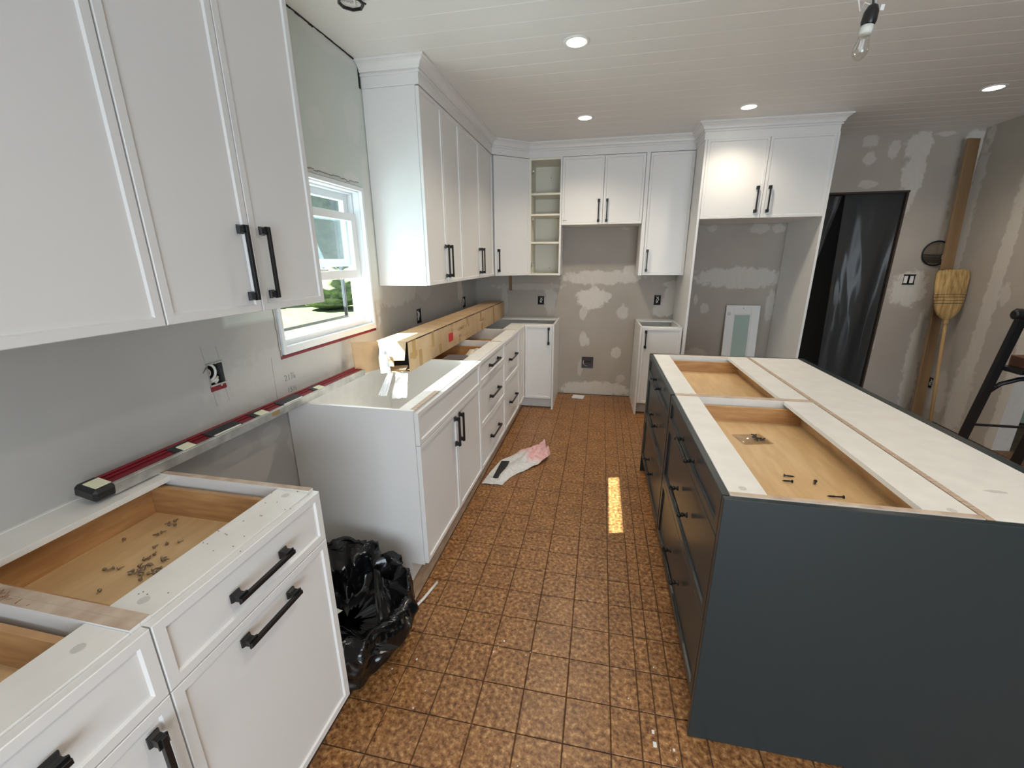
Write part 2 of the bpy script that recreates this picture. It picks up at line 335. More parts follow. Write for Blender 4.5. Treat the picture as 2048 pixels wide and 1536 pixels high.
# ceiling boards
ce = struct(B().box(-.12, 7.2, Y0 - .1, 6.2, H + .014, H + .16).obj('ceiling', CEIL))
PW = 0.1455
def plank_mesh():
    b = B(); c = .0045; x0, x1 = -.05, 7.1
    prof = [(0.0001, .016), (0.0001, .0022), (.0062, 0), (PW - .0008, 0), (PW - .0001, .0007), (PW - .0001, .016)]
    b.rings([[(x0, y, z) for y, z in prof], [(x1, y, z) for y, z in prof]])
    return b.mesh('ceiling_board', CEIL)
pm = plank_mesh(); k0 = int((Y0 - 2.562) / PW)
for k in range(k0, 25):
    y = 2.562 + PW * k
    if y > 6.0: break
    link('ceiling_board', pm, ce, (0, y, H))
# hidden remainder of the room: rear wall with an assumed patio opening, far right wall, next room
b = B(); b.box(-.12, 1.35, Y0 - .12, Y0, 0, H); b.box(3.85, 7.2, Y0 - .12, Y0, 0, H); b.box(1.35, 3.85, Y0 - .12, Y0, 2.12, H); b.box(1.35, 3.85, Y0 - .12, Y0, 0, .14); struct(b.obj('wall_rear', DRYP))
struct(B().box(7.08, 7.2, Y0, 6.2, 0, H).obj('wall_far_right', DRYP))
b = B(); b.box(RX + .12, 7.1, 4.46, 4.56, 0, H); b.box(RX + .12, 7.1, 4.445, 4.46, 0, .018, 1); struct(b.obj('wall_next_room', [NEXTW, DARK]))
struct(B().box(RX + .0, 7.05, 3.35, 4.46, -.002, .006).obj('floor_next_room', WOODF))
struct(B().box(RX - .35, 7.05, 3.05, 3.36, -.002, .008, 0, .002).obj('trim_4', BRICKR))
b = B(); b.box(3.85 - .06, 3.85, Y0 - .08, Y0 - .02, .14, 2.12); b.box(1.35, 1.41, Y0 - .08, Y0 - .02, .14, 2.12); b.box(2.57, 2.63, Y0 - .08, Y0 - .02, .14, 2.12); b.box(1.35, 3.85, Y0 - .08, Y0 - .02, 2.06, 2.12); b.box(1.35, 3.85, Y0 - .08, Y0 - .02, .14, .2)
struct(b.obj('assumed_patio_door', VINYL))  # unseen frame of the assumed patio door, where the added lamp stands
# dark hallway behind the doorway
b = B(); hy = 4.84
b.box(3.1, 3.16, hy, 6.1, 0, 2.3); b.box(4.2, 4.26, hy, 6.1, 0, 2.3); b.box(3.1, 4.26, 6.04, 6.1, 0, 2.3); b.box(3.1, 4.26, hy, 6.1, 2.24, 2.3); b.box(3.1, 4.26, hy, 6.1, 0.001, .004)
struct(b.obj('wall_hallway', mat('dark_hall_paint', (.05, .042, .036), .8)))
b = B(); yj = yb(4.0)
b.box(4.008, 4.024, yj - .004, yj + .13, 0, 2.058); b.box(3.27, 4.024, yj - .012, yj + .12, 2.042, 2.058); b.box(3.27, 3.286, yj - .008, yj + .12, 0, 2.058)
struct(b.obj('door_1', mat('rough_door_jamb', (.045, .03, .022), .7)))

# ------------------------------------------------------------------ crown mouldings (mitred sweeps)
def crown(name, path, z0):
    prof = [(0, -.055), (0, 0), (.009, .001), (.011, .006), (.009, .011), (.005, .012), (.005, .016), (.014, .018), (.017, .023), (.019, .032), (.026, .042), (.036, .050), (.043, .053), (.043, .057), (.052, .059), (.054, .064), (.054, H - z0 - .0005), (-.02, H - z0 - .0005), (-.02, -.055)]
    n = len(path); rr = []
    for (o, z) in prof:
        pts = []
        for i in range(n):
            p = Vector(path[i]); d0 = (p - Vector(path[i - 1])).normalized() if i else None; d1 = (Vector(path[i + 1]) - p).normalized() if i < n - 1 else None
            nn = [Vector((d.y, -d.x)) for d in (d0, d1) if d]
            if len(nn) == 2: m = (nn[0] + nn[1]).normalized(); off = m * (o / max(.3, m.dot(nn[0])))
            else: off = nn[0] * o
            pts.append((p.x + off.x, p.y + off.y, z0 + z))
        rr.append(pts)
    b = B(); b.rings([[r[i] for r in rr] for i in range(n)]); return struct(b.obj(name, WHITE))
def B2(x, y): return (x, y + SLY * (x - 1.5))
crown('trim_1', [(0.004, 2.483), (.342, 2.483), (.342, 4.092), (.640, 4.338), B2(2.123, 4.345), B2(2.123, 4.028), B2(3.094, 4.028), B2(3.094, 4.683)], 2.456)
crown('trim_2', [(.342, Y0 + .1), (.342, 1.467), (0.004, 1.467)][::1] and [(0.342, 1.467 - 3.5), (0.342, 1.467), (0.004, 1.467)][:2], 2.456)

# ------------------------------------------------------------------ cabinet parts
def door_mesh(y0, y1, z0, z1, x, t=.019, rim=.021, dep=.006, sl=.003, name='door', m=WHITE, gm=None):
    def rect(i, X): return [(X, y0 + i, z0 + i), (X, y1 - i, z0 + i), (X, y1 - i, z1 - i), (X, y0 + i, z1 - i)]
    b = B(); c = .0015
    b.rings([rect(0, x), rect(0, x + t - c), rect(c, x + t), rect(rim, x + t), rect(rim + sl, x + t - dep)])
    return b.mesh(name, m)
HM = {}
def handle_mesh(L, style='square'):
    k = (round(L, 3), style)
    if k in HM: return HM[k]
    b = B(); h = .030 if style == 'square' else .034; s = .0052
    if style == 'square':
        b.box(h - .010, h, -L / 2, L / 2, -s, s, 0, .0008)
        for sg in (-1, 1):
            yc = sg * (L / 2 - .011)
            def ring(x, a, c): return [(x, yc - a, -c), (x, yc + a, -c), (x, yc + a, c), (x, yc - a, c)]
            b.rings([ring(0, .0125, .0105), ring(.003, .0125, .0105), ring(.009, .0085, .0075), ring(.017, .0085, .0075), ring(.022, .0115, .0095), ring(.0245, .0115, .0095)])
    else:
        b.tube([(h - .005, -L / 2, 0), (h - .005, L / 2, 0)], .0062, 10)
        for sg in (-1, 1):
            yc = sg * (L / 2 - .012); M = Matrix.Translation((0, yc, 0)) @ Matrix.Rotation(PI / 2, 4, 'Y')
            b.lathe([(.0105, 0), (.0105, .003), (.006, .006), (.0055, .012), (.009, .016), (.009, .020), (.0055, .023), (.0055, h - .008), (.0085, h - .005), (.0085, h + .001), (.005, h + .003)], 12, M=M)
    HM[k] = b.mesh('handle', BLACK, smooth=(style != 'square')); return HM[k]
def handle(parent, x, y, z, L, vert=False, style='square'):
    return link('handle', handle_mesh(L, style), parent, (x, y, z), (PI / 2, 0, 0) if vert else None)
def front(root, name, y0, y1, z0, z1, x, hs=(), m=WHITE, style='square', **kw):
    o = link(name, door_mesh(y0, y1, z0, z1, x, name=name, m=m, **kw), root)
    for (hy, hz, L, v) in hs: handle(o, x + kw.get('t', .019), hy, hz, L, v, style)
    return o
def capdisc(root, x, y, z, r=.010):
    B().lathe([(r, 0), (r, .0006), (r * .8, .0009)], 16).obj('screw_cap', GRAYST, root, (x, y, z))
# base carcass in local axes: x = depth from the wall to the front, y = width, z up
def carcass(root, W, D, Hh, toe=.115, toeback=.065, x0=.004, front_rail=.10, rear_rail=.13, side_m=(WHITE, WHITE), white_edge=False, rail_z=.004, tk=True, t=.018, base=0.0):
    em = WHITE if white_edge else PLY
    for i, (a, c) in enumerate(((0, t), (W - t, W))):
        b = B(); pr = [(x0, base), (D - toeback, base), (D - toeback, toe - .01), (D, toe - .01), (D, Hh), (x0, Hh)]
        R = [[(x, a + .0002, z) for x, z in pr], [(x, c - .0002, z) for x, z in pr]]
        b.rings(R)
        for f in b.bm.faces:
            n = f.calc_center_median()
            if abs(n.z - Hh) < 1e-4: f.material_index = 1
        b.obj('side_panel', [side_m[i], em], root)
    B().box(x0, x0 + .012, t, W - t, toe, Hh - .002).obj('back_panel', MELA, root)
    B().box(x0 + .012, D - .001, t, W - t, toe, toe + .016).obj('bottom_panel', MELA, root)
    if front_rail: B().box(D - front_rail, D - .0005, t, W - t, Hh - rail_z - .016, Hh - rail_z, 0, .0006).obj('front_rail', MELA, root)
    if rear_rail: B().box(x0 + .012, x0 + rear_rail, t, W - t, Hh - rail_z - .016, Hh - rail_z, 0, .0006).obj('rear_rail', MELA, root)
    if tk: B().box(D - toeback - .016, D - toeback - .001, t, W - t, base + .002, toe - .001).obj('toe_kick', MELA, root)
def drawer_box(root, x0, x1, y0, y1, zb, zt, t=.014):
    b = B()
    for q in ((x0, x1, y0, y0 + t), (x0, x1, y1 - t, y1), (x0, x0 + t, y0 + t, y1 - t), (x1 - t, x1, y0 + t, y1 - t)): b.box(*q, zb - .012, zt, 0, .001)
    b.box(x0 + t, x1 - t, y0 + t, y1 - t, zb - .006, zb, 1)
    return b.obj('drawer_box', [BIRCH, MAPLE], root)
G = .0015
SL = -0.0066
def leftroot(name, label, y0, dx=0.0): return thing(name, label, 'cabinet', (0.0066 * (y0 - 1.5) + dx, y0, 0), SL)

# ---- near base cabinet with drawer over a tall pull-out door
r = leftroot('base_cabinet', 'white base cabinet beside the bin bag, loose screws in its open drawer', .4493)
W = .4652
carcass(r, W, .606, .876)
drawer_box(r, .070, .585, .030, W - .030, .757, .846)
front(r, 'drawer_front', G, W - G, .7168, .8678, .607, [(W / 2, .790, .165, False)])
front(r, 'door', G, W - G, .1161, .7140, .607, [(W / 2, .668, .165, False)])
for y in (.045, W - .045): capdisc(r, .555, y, .8722)
# ---- nearest base cabinet
r = leftroot('base_cabinet', 'white base cabinet nearest the viewer, cut off at the lower left of the photo', -.02)
W = .4693
carcass(r, W, .606, .876)
drawer_box(r, .070, .585, .030, W - .030, .757, .846)
front(r, 'drawer_front', G, W - G, .7168, .8678, .607, [(W / 2, .790, .165, False)])
front(r, 'door', G, W - G, .1161, .7140, .607, [(W - .045, .595, .165, True)])
capdisc(r, .555, W - .06, .8722)
# ---- sink base
r = leftroot('sink_cabinet', 'white sink base cabinet under the window, open topped and sunlit inside', 1.547)
W = 2.4761 - 1.547
carcass(r, W, .615, .876, front_rail=.078, rear_rail=.06, white_edge=True, base=.006)
front(r, 'false_front', G, W - G, .7168, .8678, .617)
front(r, 'door', G, W / 2 - G + .01, .1161, .7140, .617, [(W / 2 - .025, .605, .165, True)])
front(r, 'door', W / 2 + G + .01, W - G, .1161, .7140, .617, [(W / 2 + .045, .605, .165, True)])
B().box(.592, .6165, .02, .30, .8725, .8752, 0, .0008).obj('plywood_strip', PLYX, r)
# ---- three drawer stack
r = leftroot('drawer_cabinet', 'white three-drawer base cabinet between the sink cabinet and the two-drawer one', 2.4765)
W = 3.1712 - 2.4765
carcass(r, W, .615, .874, front_rail=.10, rear_rail=.12)
drawer_box(r, .070, .59, .028, W - .028, .72, .835)
for z0, z1, hz in ((.7215, .8678, .794), (.4255, .7185, .572), (.1161, .4225, .272)): front(r, 'drawer_front', G, W - G, z0, z1, .617, [(W / 2, hz, .25, False)])
# ---- two drawer stack with filler
r = leftroot('drawer_cabinet', 'white two-drawer base cabinet by the inside corner', 3.1722)
W = 3.763 - 3.1722
carcass(r, W, .615, .872, front_rail=.10, rear_rail=.12)
drawer_box(r, .070, .59, .028, W - .028, .60, .78)
for z0, z1, hz in ((.5205, .8660, .690), (.1161, .5175, .316)): front(r, 'drawer_front', G, W - G, z0, z1, .617, [(W / 2, hz, .27, False)])
# ---- blind corner base
r = thing('corner_cabinet', 'white corner base cabinet with one narrow door on the back wall', 'cabinet')
XC = .650
b = B(); b.box(.012, .62, 3.766, 3.784, .115, .870); b.box(.012, .024, 3.784, 4.64, .1, .87); b.box(.012, .90, 4.640, 4.652, .115, .87); b.box(.024, .62, 3.784, 4.64, .115, .131); b.box(.62, .92, 4.105, 4.64, .115, .131); b.obj('carcass', MELA, r)
front(r, 'filler_panel', 3.7645, 4.076, .1161, .8660, .630)
b = B(); b.box(.49, .628, 3.766, 4.19, .852, .868); b.box(.49, .92, 4.095, 4.19, .8525, .8685); b.box(.13, .92, 4.56, 4.64, .852, .868); b.obj('top_rail', MELA, r)
b = B(); b.box(.570, .585, 3.76, 4.16, .006, .114); b.box(.585, .92, 4.15, 4.165, .006, .114); b.obj('toe_kick', WHITE, r)
d = front(r, 'door', 0, .268, .1161, .8650, 0, [(.235, .765, .165, True)])
d.location = (.6515, 4.0965, 0); d.rotation_euler = (0, 0, -PI / 2 + SLY)
b = B(); b.box(.9225, .9395, 4.0805, 4.672, .002, .874); b.obj('end_panel', [WHITE], r)
# raw plywood strip exposed under the sink run where the old flooring was cut
b = B(); b.box(.02, .608, 1.42, 2.5, -.0034, .003); b.box(.52, .608, 2.5, 4.15, -.0034, .003); struct(b.obj('trim_3', SUBFL))

# ---- right base on the back wall
def backroot(name, label, x, ybase): return thing(name, label, 'cabinet', (x, yb(x, ybase), 0), -PI / 2 + SLY)
r = backroot('narrow_base_cabinet', 'narrow white one-door base cabinet between the range gap and the fridge alcove', 1.7415, 4.680)
W = 2.1165 - 1.7415
carcass(r, W, .575, .876, front_rail=.06, rear_rail=.11, white_edge=True, rail_z=.004, tk=False, toe=.115, toeback=.0)
B().box(.49, .505, .02, W, .003, .114).obj('toe_kick', WHITE, r)
front(r, 'door', .020, W - .003, .1250, .8680, .577, [(.052, .758, .165, True)])
# ---- loose things on the upper walls: upper cabinets (no top visible), local frame as the base ones
def upper(root, W, D, z0, z1, back=True, t=.018, open_=False, m=WHITE, inner=MELA):
    for a, c in ((0, t), (W - t, W)): B().box(.004, D, a + .0002, c - .0002, z0, z1, 0, .0006).obj('side_panel', m, root)
    B().box(.004, D - .002, t, W - t, z0 + .002, z0 + .018).obj('bottom_panel', inner, root)
    B().box(.004, D - .002, t, W - t, z1 - .018, z1 - .002).obj('top_panel', inner, root)
    B().box(.004, .016, t, W - t, z0 + .018, z1 - .018).obj('back_panel', inner, root)
ZU, ZT = 1.3345, 2.4000
def up_left(label, y0, y1, gaps, hs, end0=True, end1=True):
    r = thing('wall_cabinet', label, 'cabinet', (0, y0, 0)); W = y1 - y0
    upper(r, W, .319, ZU, ZT)
    e = [gaps[0]] + list(gaps[1:])
    for i in range(len(gaps) - 1):
        front(r, 'door', gaps[i] - y0 + G, gaps[i + 1] - y0 - G, ZU + .002, ZT - .005, .320, [(hs[i] - y0, 1.479, .21, True)])
    return r
up_left('white two-door wall cabinet left of the window, black pulls at its middle', .8278, 1.4649, [.8278, 1.1352, 1.4449], [1.097, 1.180])
up_left('white one-door wall cabinet at the upper left edge, no pull in view', .30, .8266, [.30, .8266], [.345])
up_left('white two-door wall cabinet right of the window, its pale end panel facing it', 2.4830, 3.1568, [2.4840, 2.8226, 3.1568], [2.786, 2.858])
up_left('white two-door wall cabinet between the window-side unit and the corner unit', 3.1580, 4.1200, [3.1580, 3.657, 4.100], [3.615, 3.688])
B().box(.30, .3385, 4.1005, 4.1195, ZU, ZT).obj('end_filler', WHITE, bpy.data.objects['wall_cabinet.003'])
# diagonal corner wall cabinet
r = thing('corner_wall_cabinet', 'white wall cabinet set diagonally across the room corner', 'cabinet')
pts = [(.006, 4.122), (.330, 4.122), (.640, 4.352), (.640, 4.668), (.006, 4.662)]
b = B(); b.rings([[(x, y, ZU) for x, y in pts], [(x, y, ZT) for x, y in pts]]); b.obj('carcass', WHITE, r)
dx, dy = .642 - .341, 4.334 - 4.094; L = math.hypot(dx, dy); ang = math.atan2(dy, dx)
d = front(r, 'door', .002, L - .002, ZU + .002, ZT - .005, 0, [(.038, 1.479, .21, True)])
d.location = (.341 - .016 * math.sin(ang) * 0 + .0, 4.094 + .020, 0); d.rotation_euler = (0, 0, ang - PI / 2)
# wall-mounted back run
YU = 4.342
def up_back(name, label, x0, x1, z0, z1, doors, D=.325, t=.018):
    r = backroot(name, label, x0, 4.681); W = x1 - x0
    if doors is not None:
        upper(r, W, D, z0, z1)
        for (a, c, hx, hz, Lh) in doors: front(r, 'door', a - x0 + G, c - x0 - G, z0 + .002, z1 - .005, D + .001, [(hx - x0, hz, Lh, True)])
    return r
r = backroot('open_wall_cabinet', 'narrow doorless wall cabinet showing its cream shelves and hinge plates', .6430, 4.681); W = .9550 - .6430
D = .338
for a, c in ((0, .018), (W - .018, W)): B().box(.004, D, a, c, ZU, ZT, 0, .0006).obj('side_panel', CREAM if a == 0 else WHITE, r)
B().box(.004, D - .001, .018, W - .018, ZU + .001, ZU + .018).obj('bottom_panel', CREAM, r)
B().box(.004, D - .001, .018, W - .018, ZT - .019, ZT - .001).obj('top_panel', CREAM, r)
B().box(.004, .014, .018, W - .018, ZU + .018, ZT - .019).obj('back_panel', CREAM, r)
b = B(); b.box(.10, D - .002, W - .0185, W - .018 - .0005, ZU + .018, ZT - .019); b.obj('lining', CREAM, r)
for z in (2.088, 1.902, 1.645): B().box(.016, D - .006, .019, W - .0195, z - .009, z + .009, 0, .0006).obj('shelf', CREAM, r)
for z in (2.290, 1.865, 1.440):
    b = B(); b.box(D - .07, D - .020, .0185, .030, z - .012, z + .012, 0, .002); b.box(D - .03, D + .004, .022, .040, z - .017, z + .017, 0, .004)
    b.lathe([(.012, 0), (.012, .006), (.006, .008)], 12, M=Matrix.Translation((D + .002, .034, z)) @ Matrix.Rotation(PI / 2, 4, 'Y')); b.obj('hinge', STEEL, r)
for z in (2.28, 1.40): B().lathe([(.004, 0), (.004, .002)], 10, M=Matrix.Rotation(PI / 2, 4, 'Y')).obj('shelf_hole', DARK, r, (.014, W * .55, z))
ru = up_back('range_wall_cabinet', 'short white two-door wall cabinet above the empty range gap', .9560, 1.7040, 1.8020, ZT, [(.9560, 1.3400, 1.302, 1.925, .20), (1.3400, 1.7030, 1.378, 1.925, .20)])
B().box(.347, .3485, .012, .052, 1.842, 1.846).obj('scuff_mark', GREYP, ru)
up_back('tall_wall_cabinet', 'tall white one-door wall cabinet between the range gap and the fridge alcove', 1.7045, 2.1210, ZU, ZT, [(1.7400, 2.1205, 1.775, 1.470, .20)])
B().box(.326, .344, .0005, .034, ZU, ZT, 0, .0008).obj('filler_strip', WHITE, bpy.data.objects['tall_wall_cabinet'])
# fridge surround
r = backroot('fridge_cabinet', 'white fridge surround: tall side panels with a two-door cabinet across the top', 2.1225, 4.681); W = 3.093 - 2.1225; D = .632
for a, c in ((0, .019), (W - .019, W)): B().box(.004, D + .016, a, c, .004, 2.4120, 0, .0008).obj('side_panel', WHITE, r)
B().box(.004, D - .002, .019, W - .019, 1.8050, 1.8230).obj('bottom_panel', WHITE, r)
B().box(.004, D - .002, .019, W - .019, 2.392, 2.410).obj('top_panel', MELA, r)
B().box(.004, .016, .019, W - .019, 1.823, 2.392).obj('back_panel', MELA, r)
front(r, 'door', .020, W / 2 - G, 1.805, 2.4065, D, [(W / 2 - .045, 1.945, .20, True)])
front(r, 'door', W / 2 + G, W - .020, 1.805, 2.4065, D, [(W / 2 + .045, 1.945, .20, True)])

# ------------------------------------------------------------------ island
IX0, IX1, IY0, IY1, IZ = 1.713, 2.628, 1.0805, 2.913, .873
def isl(name, label, y1): return thing(name, label, 'cabinet', (2.3060, y1, 0), PI)
def island_drawers(label, ya, yb_):
    r = isl('island_cabinet', label, yb_); W = yb_ - ya; D = 2.306 - 1.733
    carcass(r, W, D, IZ, toe=.125, x0=0.0, front_rail=.098, rear_rail=.118, side_m=(MELA, MELA), rail_z=.001, t=.019)
    drawer_box(r, .035, D - .02, .034, W - .034, .774, .842)
    for z0, z1, hz in ((.7385, .8700, .806), (.4420, .7355, .588), (.1300, .4390, .290)):
        front(r, 'drawer_front', .012 if ya < 1.5 else .004, W - .004, z0, z1, D + .001, [(W / 2 + (.02 if ya < 1.5 else .05), hz, .215, False)], TEAL, 'round', rim=.030, dep=.008, sl=.0015)
    return r
rn = island_drawers('near half of the teal island, white-railed open top with black screws in the drawer', 1.0960, 1.9980)
rf = island_drawers('far half of the teal island, open drawer without screws in its top', 1.9990, 2.8960)
capdisc(rn, .530, .902 - .045, .8722); capdisc(rn, .05, .902 - .03, .8722)
ibk = []
for lab, a, c in (('closed white cabinet back half of the island nearest the viewer', 1.0960, 1.9690), ('closed white cabinet back half of the island nearest the fridge alcove', 1.9705, 2.8960)):
    r = thing('island_back_cabinet', lab, 'cabinet', (2.3075, a, 0)); W = c - a; ibk.append(r)
    B().box(0.002, .019, 0, W, .02, IZ - .001, 0).obj('back_panel', PLYX, r)
    B().box(.0195, .300, 0.0008, W - .0008, IZ - .018, IZ - .0005, 0, .0012).obj('top_panel', MELA, r)
    b = B(); b.box(.019, .30, 0, .018, .02, IZ - .018); b.box(.019, .30, W - .018, W, .02, IZ - .018); b.box(.019, .30, .018, W - .018, .10, .118); b.obj('carcass', MELA, r)
def panel(root, rz, name, *q):
    o = B().box(*q, 0, .0015).obj(name, TEAL, root)
    o.matrix_parent_inverse = (Matrix.Translation(root.location) @ Matrix.Rotation(rz, 4, 'Z')).inverted()
panel(rn, PI, 'end_panel', IX0 - .001, IX1 + .018, IY0 - .006, IY0 + .0135, .001, IZ - .001)
panel(rf, PI, 'end_panel', IX0 - .001, IX1 + .018, IY1 - .0165, IY1 + .006, .001, IZ - .001)
panel(ibk[0], 0, 'side_panel', 2.6085, IX1 + .0175, IY0 + .0140, 1.9690, .001, IZ - .001)
panel(ibk[1], 0, 'side_panel', 2.6085, IX1 + .0175, 1.9705, IY1 - .0170, .001, IZ - .001)
def smear(root, loc, rx, ry, m, name, seed):
    rs = np.random.RandomState(seed); n = 18
    pts = [(rx * math.cos(2 * PI * k / n) * rs.uniform(.6, 1.1), ry * math.sin(2 * PI * k / n) * rs.uniform(.6, 1.1)) for k in range(n)]
    B().rings([[(x, y, 0) for x, y in pts], [(x * .9, y * .9, .0006) for x, y in pts]]).obj(name, m, root, loc)
smear(ibk[0], (2.566 - 2.3075, 1.771 - 1.096, IZ - .0004), .022, .018, PAPER, 'putty_spot', 1)
smear(ibk[0], (2.44 - 2.3075, 1.25 - 1.096, IZ - .0004), .030, .012, GRAYST, 'pencil_smudge', 2)
smear(ibk[1], (2.445 - 2.3075, 2.14 - 1.9705, IZ - .0004), .030, .016, PAPER, 'putty_spot', 3)
# items on the island: black screws and a bag of screws
def screw(label, x, y, z, ang, L=.032, m=BLACK, name='black_screw', grp=None):
    b = B(); b.lathe([(.0006, 0), (.0022, .006), (.0022, L - .006), (.0022, L - .005), (.0055, L - .001), (.0055, L)], 8, M=Matrix.Rotation(PI / 2, 4, 'Y'))
    for k in range(5): b.lathe([(.0022, .006 + k * .0035), (.0032, .0075 + k * .0035), (.0022, .009 + k * .0035)], 8, M=Matrix.Rotation(PI / 2, 4, 'Y'), cap0=False, cap1=False)
    return tag(b.obj(name, m, None, (x, y, z), rot=(0, 0, ang)), label, 'screw', grp)
screw('black screw in the island drawer, back one of the close pair', 2.033, 1.428, .7796, PI - .15, grp='black screws in the island drawer')
screw('black screw in the island drawer, front one of the close pair', 1.981, 1.392, .7796, 0.05, grp='black screws in the island drawer')
screw('lone black screw lying crosswise, right of the close pair', 2.073, 1.385, .7796, 1.05, .028, grp='black screws in the island drawer')
screw('longest black screw, nearest the near end panel of the island drawer', 2.078, 1.315, .7796, .05, .048, grp='black screws in the island drawer')
r = thing('screw_bag', 'clear plastic bag of small dark screws in the near island drawer', 'bag', (2.0, 1.745, .7745), .25)
def bagfn(z): return lambda u, v: Vector(((u - .5) * .12, (v - .5) * .10, z * math.sin(PI * min(max(u, .02), .98)) * math.sin(PI * v) * (.8 + .3 * math.sin(9 * u + 5 * v)) + .0015))
B().grid(bagfn(.014), 14, 12).grid(bagfn(.0), 4, 4).obj('bag_skin', POLY, r, smooth=True)
for i in range(16):
    a = random.uniform(0, PI); x, y = random.uniform(.005, .045), random.uniform(-.025, .03); d_ = Vector((math.cos(a), math.sin(a), .1)) * .008
    B().tube([Vector((x, y, .006)) - d_, Vector((x, y, .006)) + d_], [.0015, .003], 6).obj('screw', mat('dark_zinc', (.09, .085, .08), .3, .8) if i == 0 else bpy.data.materials['dark_zinc'], r)

# ------------------------------------------------------------------ window (frame, sashes, glass)
wn = thing('window_1', None, None); wn['kind'] = 'structure'
def frame(b, x0, x1, y0, y1, z0, z1, w, wb=None, wt=None, m=0, bev=.0015):
    wb = w if wb is None else wb; wt = w if wt is None else wt
    b.box(x0, x1, y0, y0 + w, z0, z1, m, bev); b.box(x0, x1, y1 - w, y1, z0, z1, m, bev)
    b.box(x0, x1, y0 + w, y1 - w, z0, z0 + wb, m, bev); b.box(x0, x1, y0 + w, y1 - w, z1 - wt, z1, m, bev); return b
b = frame(B(), -.012, .010, WY0 + .004, WY1 - .004, WZ0 + .006, WZ1 - .004, .020, .034, .022); b.obj('window_frame', VINYL, wn)
b = frame(B(), -.052, -.012, WY0 + .002, WY1 - .002, WZ0 + .004, WZ1 - .002, .024, .062, .030); frame(b, -.115, -.052, WY0 + .001, WY1 - .001, WZ0 + .003, WZ1 - .001, .034, .075, .040); b.obj('jamb_liner', VINYL, wn)
SY0, SY1 = WY0 + .030, WY1 - .026
b = frame(B(), -.072, -.044, SY0, SY1, 1.388, 1.742, .048, .046, .040); b.box(-.044, -.030, 1.93, 2.03, 1.432, 1.444, 0, .002); b.obj('lower_sash', VINYL, wn)
B().box(-.060, -.056, SY0 + .046, SY1 - .046, 1.432, 1.704).obj('pane', GLASS, wn)
b = frame(B(), -.108, -.078, SY0 + .002, SY1 - .012, 1.455, 1.848, .044, .040, .040); b.obj('upper_sash', VINYL, wn)
B().box(-.095, -.091, SY0 + .046, SY1 - .054, 1.493, 1.812).obj('pane', GLASS, wn)
b = frame(B(), -.137, -.118, WY0 + .03, WY1 - .09, WZ0 + .080, WZ1 - .03, .012); b.obj('screen_frame', BLACK, wn)
B().box(.0003, .0018, WY0 - .012, WY1 + .004, WZ0 - .011, WZ0 + .002).obj('membrane_strip', REDT, wn)
b = B()
for i in range(26):
    y = WY0 + .03 * i; z = WZ1 + .012 + random.uniform(-.005, .006); b.box(.0003, .002, y, y + .03, z, z + .004)
for i in range(26):
    z = WZ0 + .03 * i; y = WY0 - .014 + random.uniform(-.003, .003); b.box(.0003, .0018, y, y + .004, z, z + .03)
b.obj('torn_paper_edge', mat('torn_paper', (.30, .26, .22), .9), wn)
# ------------------------------------------------------------------ outdoors seen through the window
tag(B().box(-40, -1.9, -12, 60, -.46, -.40).obj('lawn', GRASS), 'bright green lawn seen through the window', 'lawn', kind='stuff')
struct(B().box(-1.9, -.12, -12, 30, -.50, -.38).obj('ground_patio', PAVE))
struct(B().box(-.62, -.12, Y0, 5, 2.235, 2.40).obj('assumed_eave', VINYL))  # assumed eave, unseen, placed to cut off the sun above the floor strip
tag(B().box(-7.4, -5.6, 5.9, 7.6, -.40, -.12, 0, .02).obj('paving_slab', PAVE), 'grey stone slab at the edge of the lawn', 'slab')
def bush(name, label, x, y, rad, h, m, cat, grp=None):
    b = B(); bmesh.ops.create_icosphere(b.bm, subdivisions=4, radius=1)
    ph = random.uniform(0, 9)
    for v in b.bm.verts:
        c = v.co; k = 1 + .16 * math.sin(7 * c.x + ph) * math.sin(6 * c.y + ph) + .10 * math.sin(13 * c.z + 5 * c.x + ph) + random.uniform(-.07, .07)
        v.co = Vector((c.x * rad * k, c.y * rad * k, (c.z * .5 + .5) * h * k))
    return tag(b.obj(name, m, None, (x, y, -.385), smooth=True), label, cat, grp)
for lab, x, y, rr, h in (('yellow-green bush at the near end of the row beyond the lawn', -9.4, 15.6, 1.15, 1.2), ('middle yellow-green bush of the row beyond the lawn', -11.0, 18.2, 1.3, 1.3), ('yellow-green bush at the far end of the row beyond the lawn', -12.8, 21.0, 1.35, 1.4), ('rounded bush left of the row beyond the lawn', -13.4, 16.0, 1.4, 1.2)):
    bush('bush', lab, x, y, rr, h, BUSH, 'bush', 'bushes beyond the lawn')
for lab, x, y, rr, h in (('tall leafy tree crown straight behind the bushes', -16.0, 27.5, 4.2, 12), ('tall leafy tree crown right of the one straight behind the bushes', -8.5, 32.5, 3.0, 12), ('broad leafy tree crown behind and left of the bushes', -23.0, 20.0, 2.8, 9), ('farthest tall tree crown in the gap between the other trees', -20.0, 39.0, 4.4, 15), ('low dense tree crown near the right end of the bushes', -8.0, 23.5, 1.8, 5)):
    bush('tree', lab, x, y, rr, h, LEAF, 'tree', 'trees beyond the lawn')
for lab, x, y in (('low plant at the front corner of the grey slab outside', -6.2, 8.3), ('low plant behind the grey slab outside', -7.5, 8.5), ('low plant between two others beside the grey slab', -6.9, 8.0)):
    bush('low_plant', lab, x, y, .28, .35, LEAF, 'plant', 'low plants by the slab')

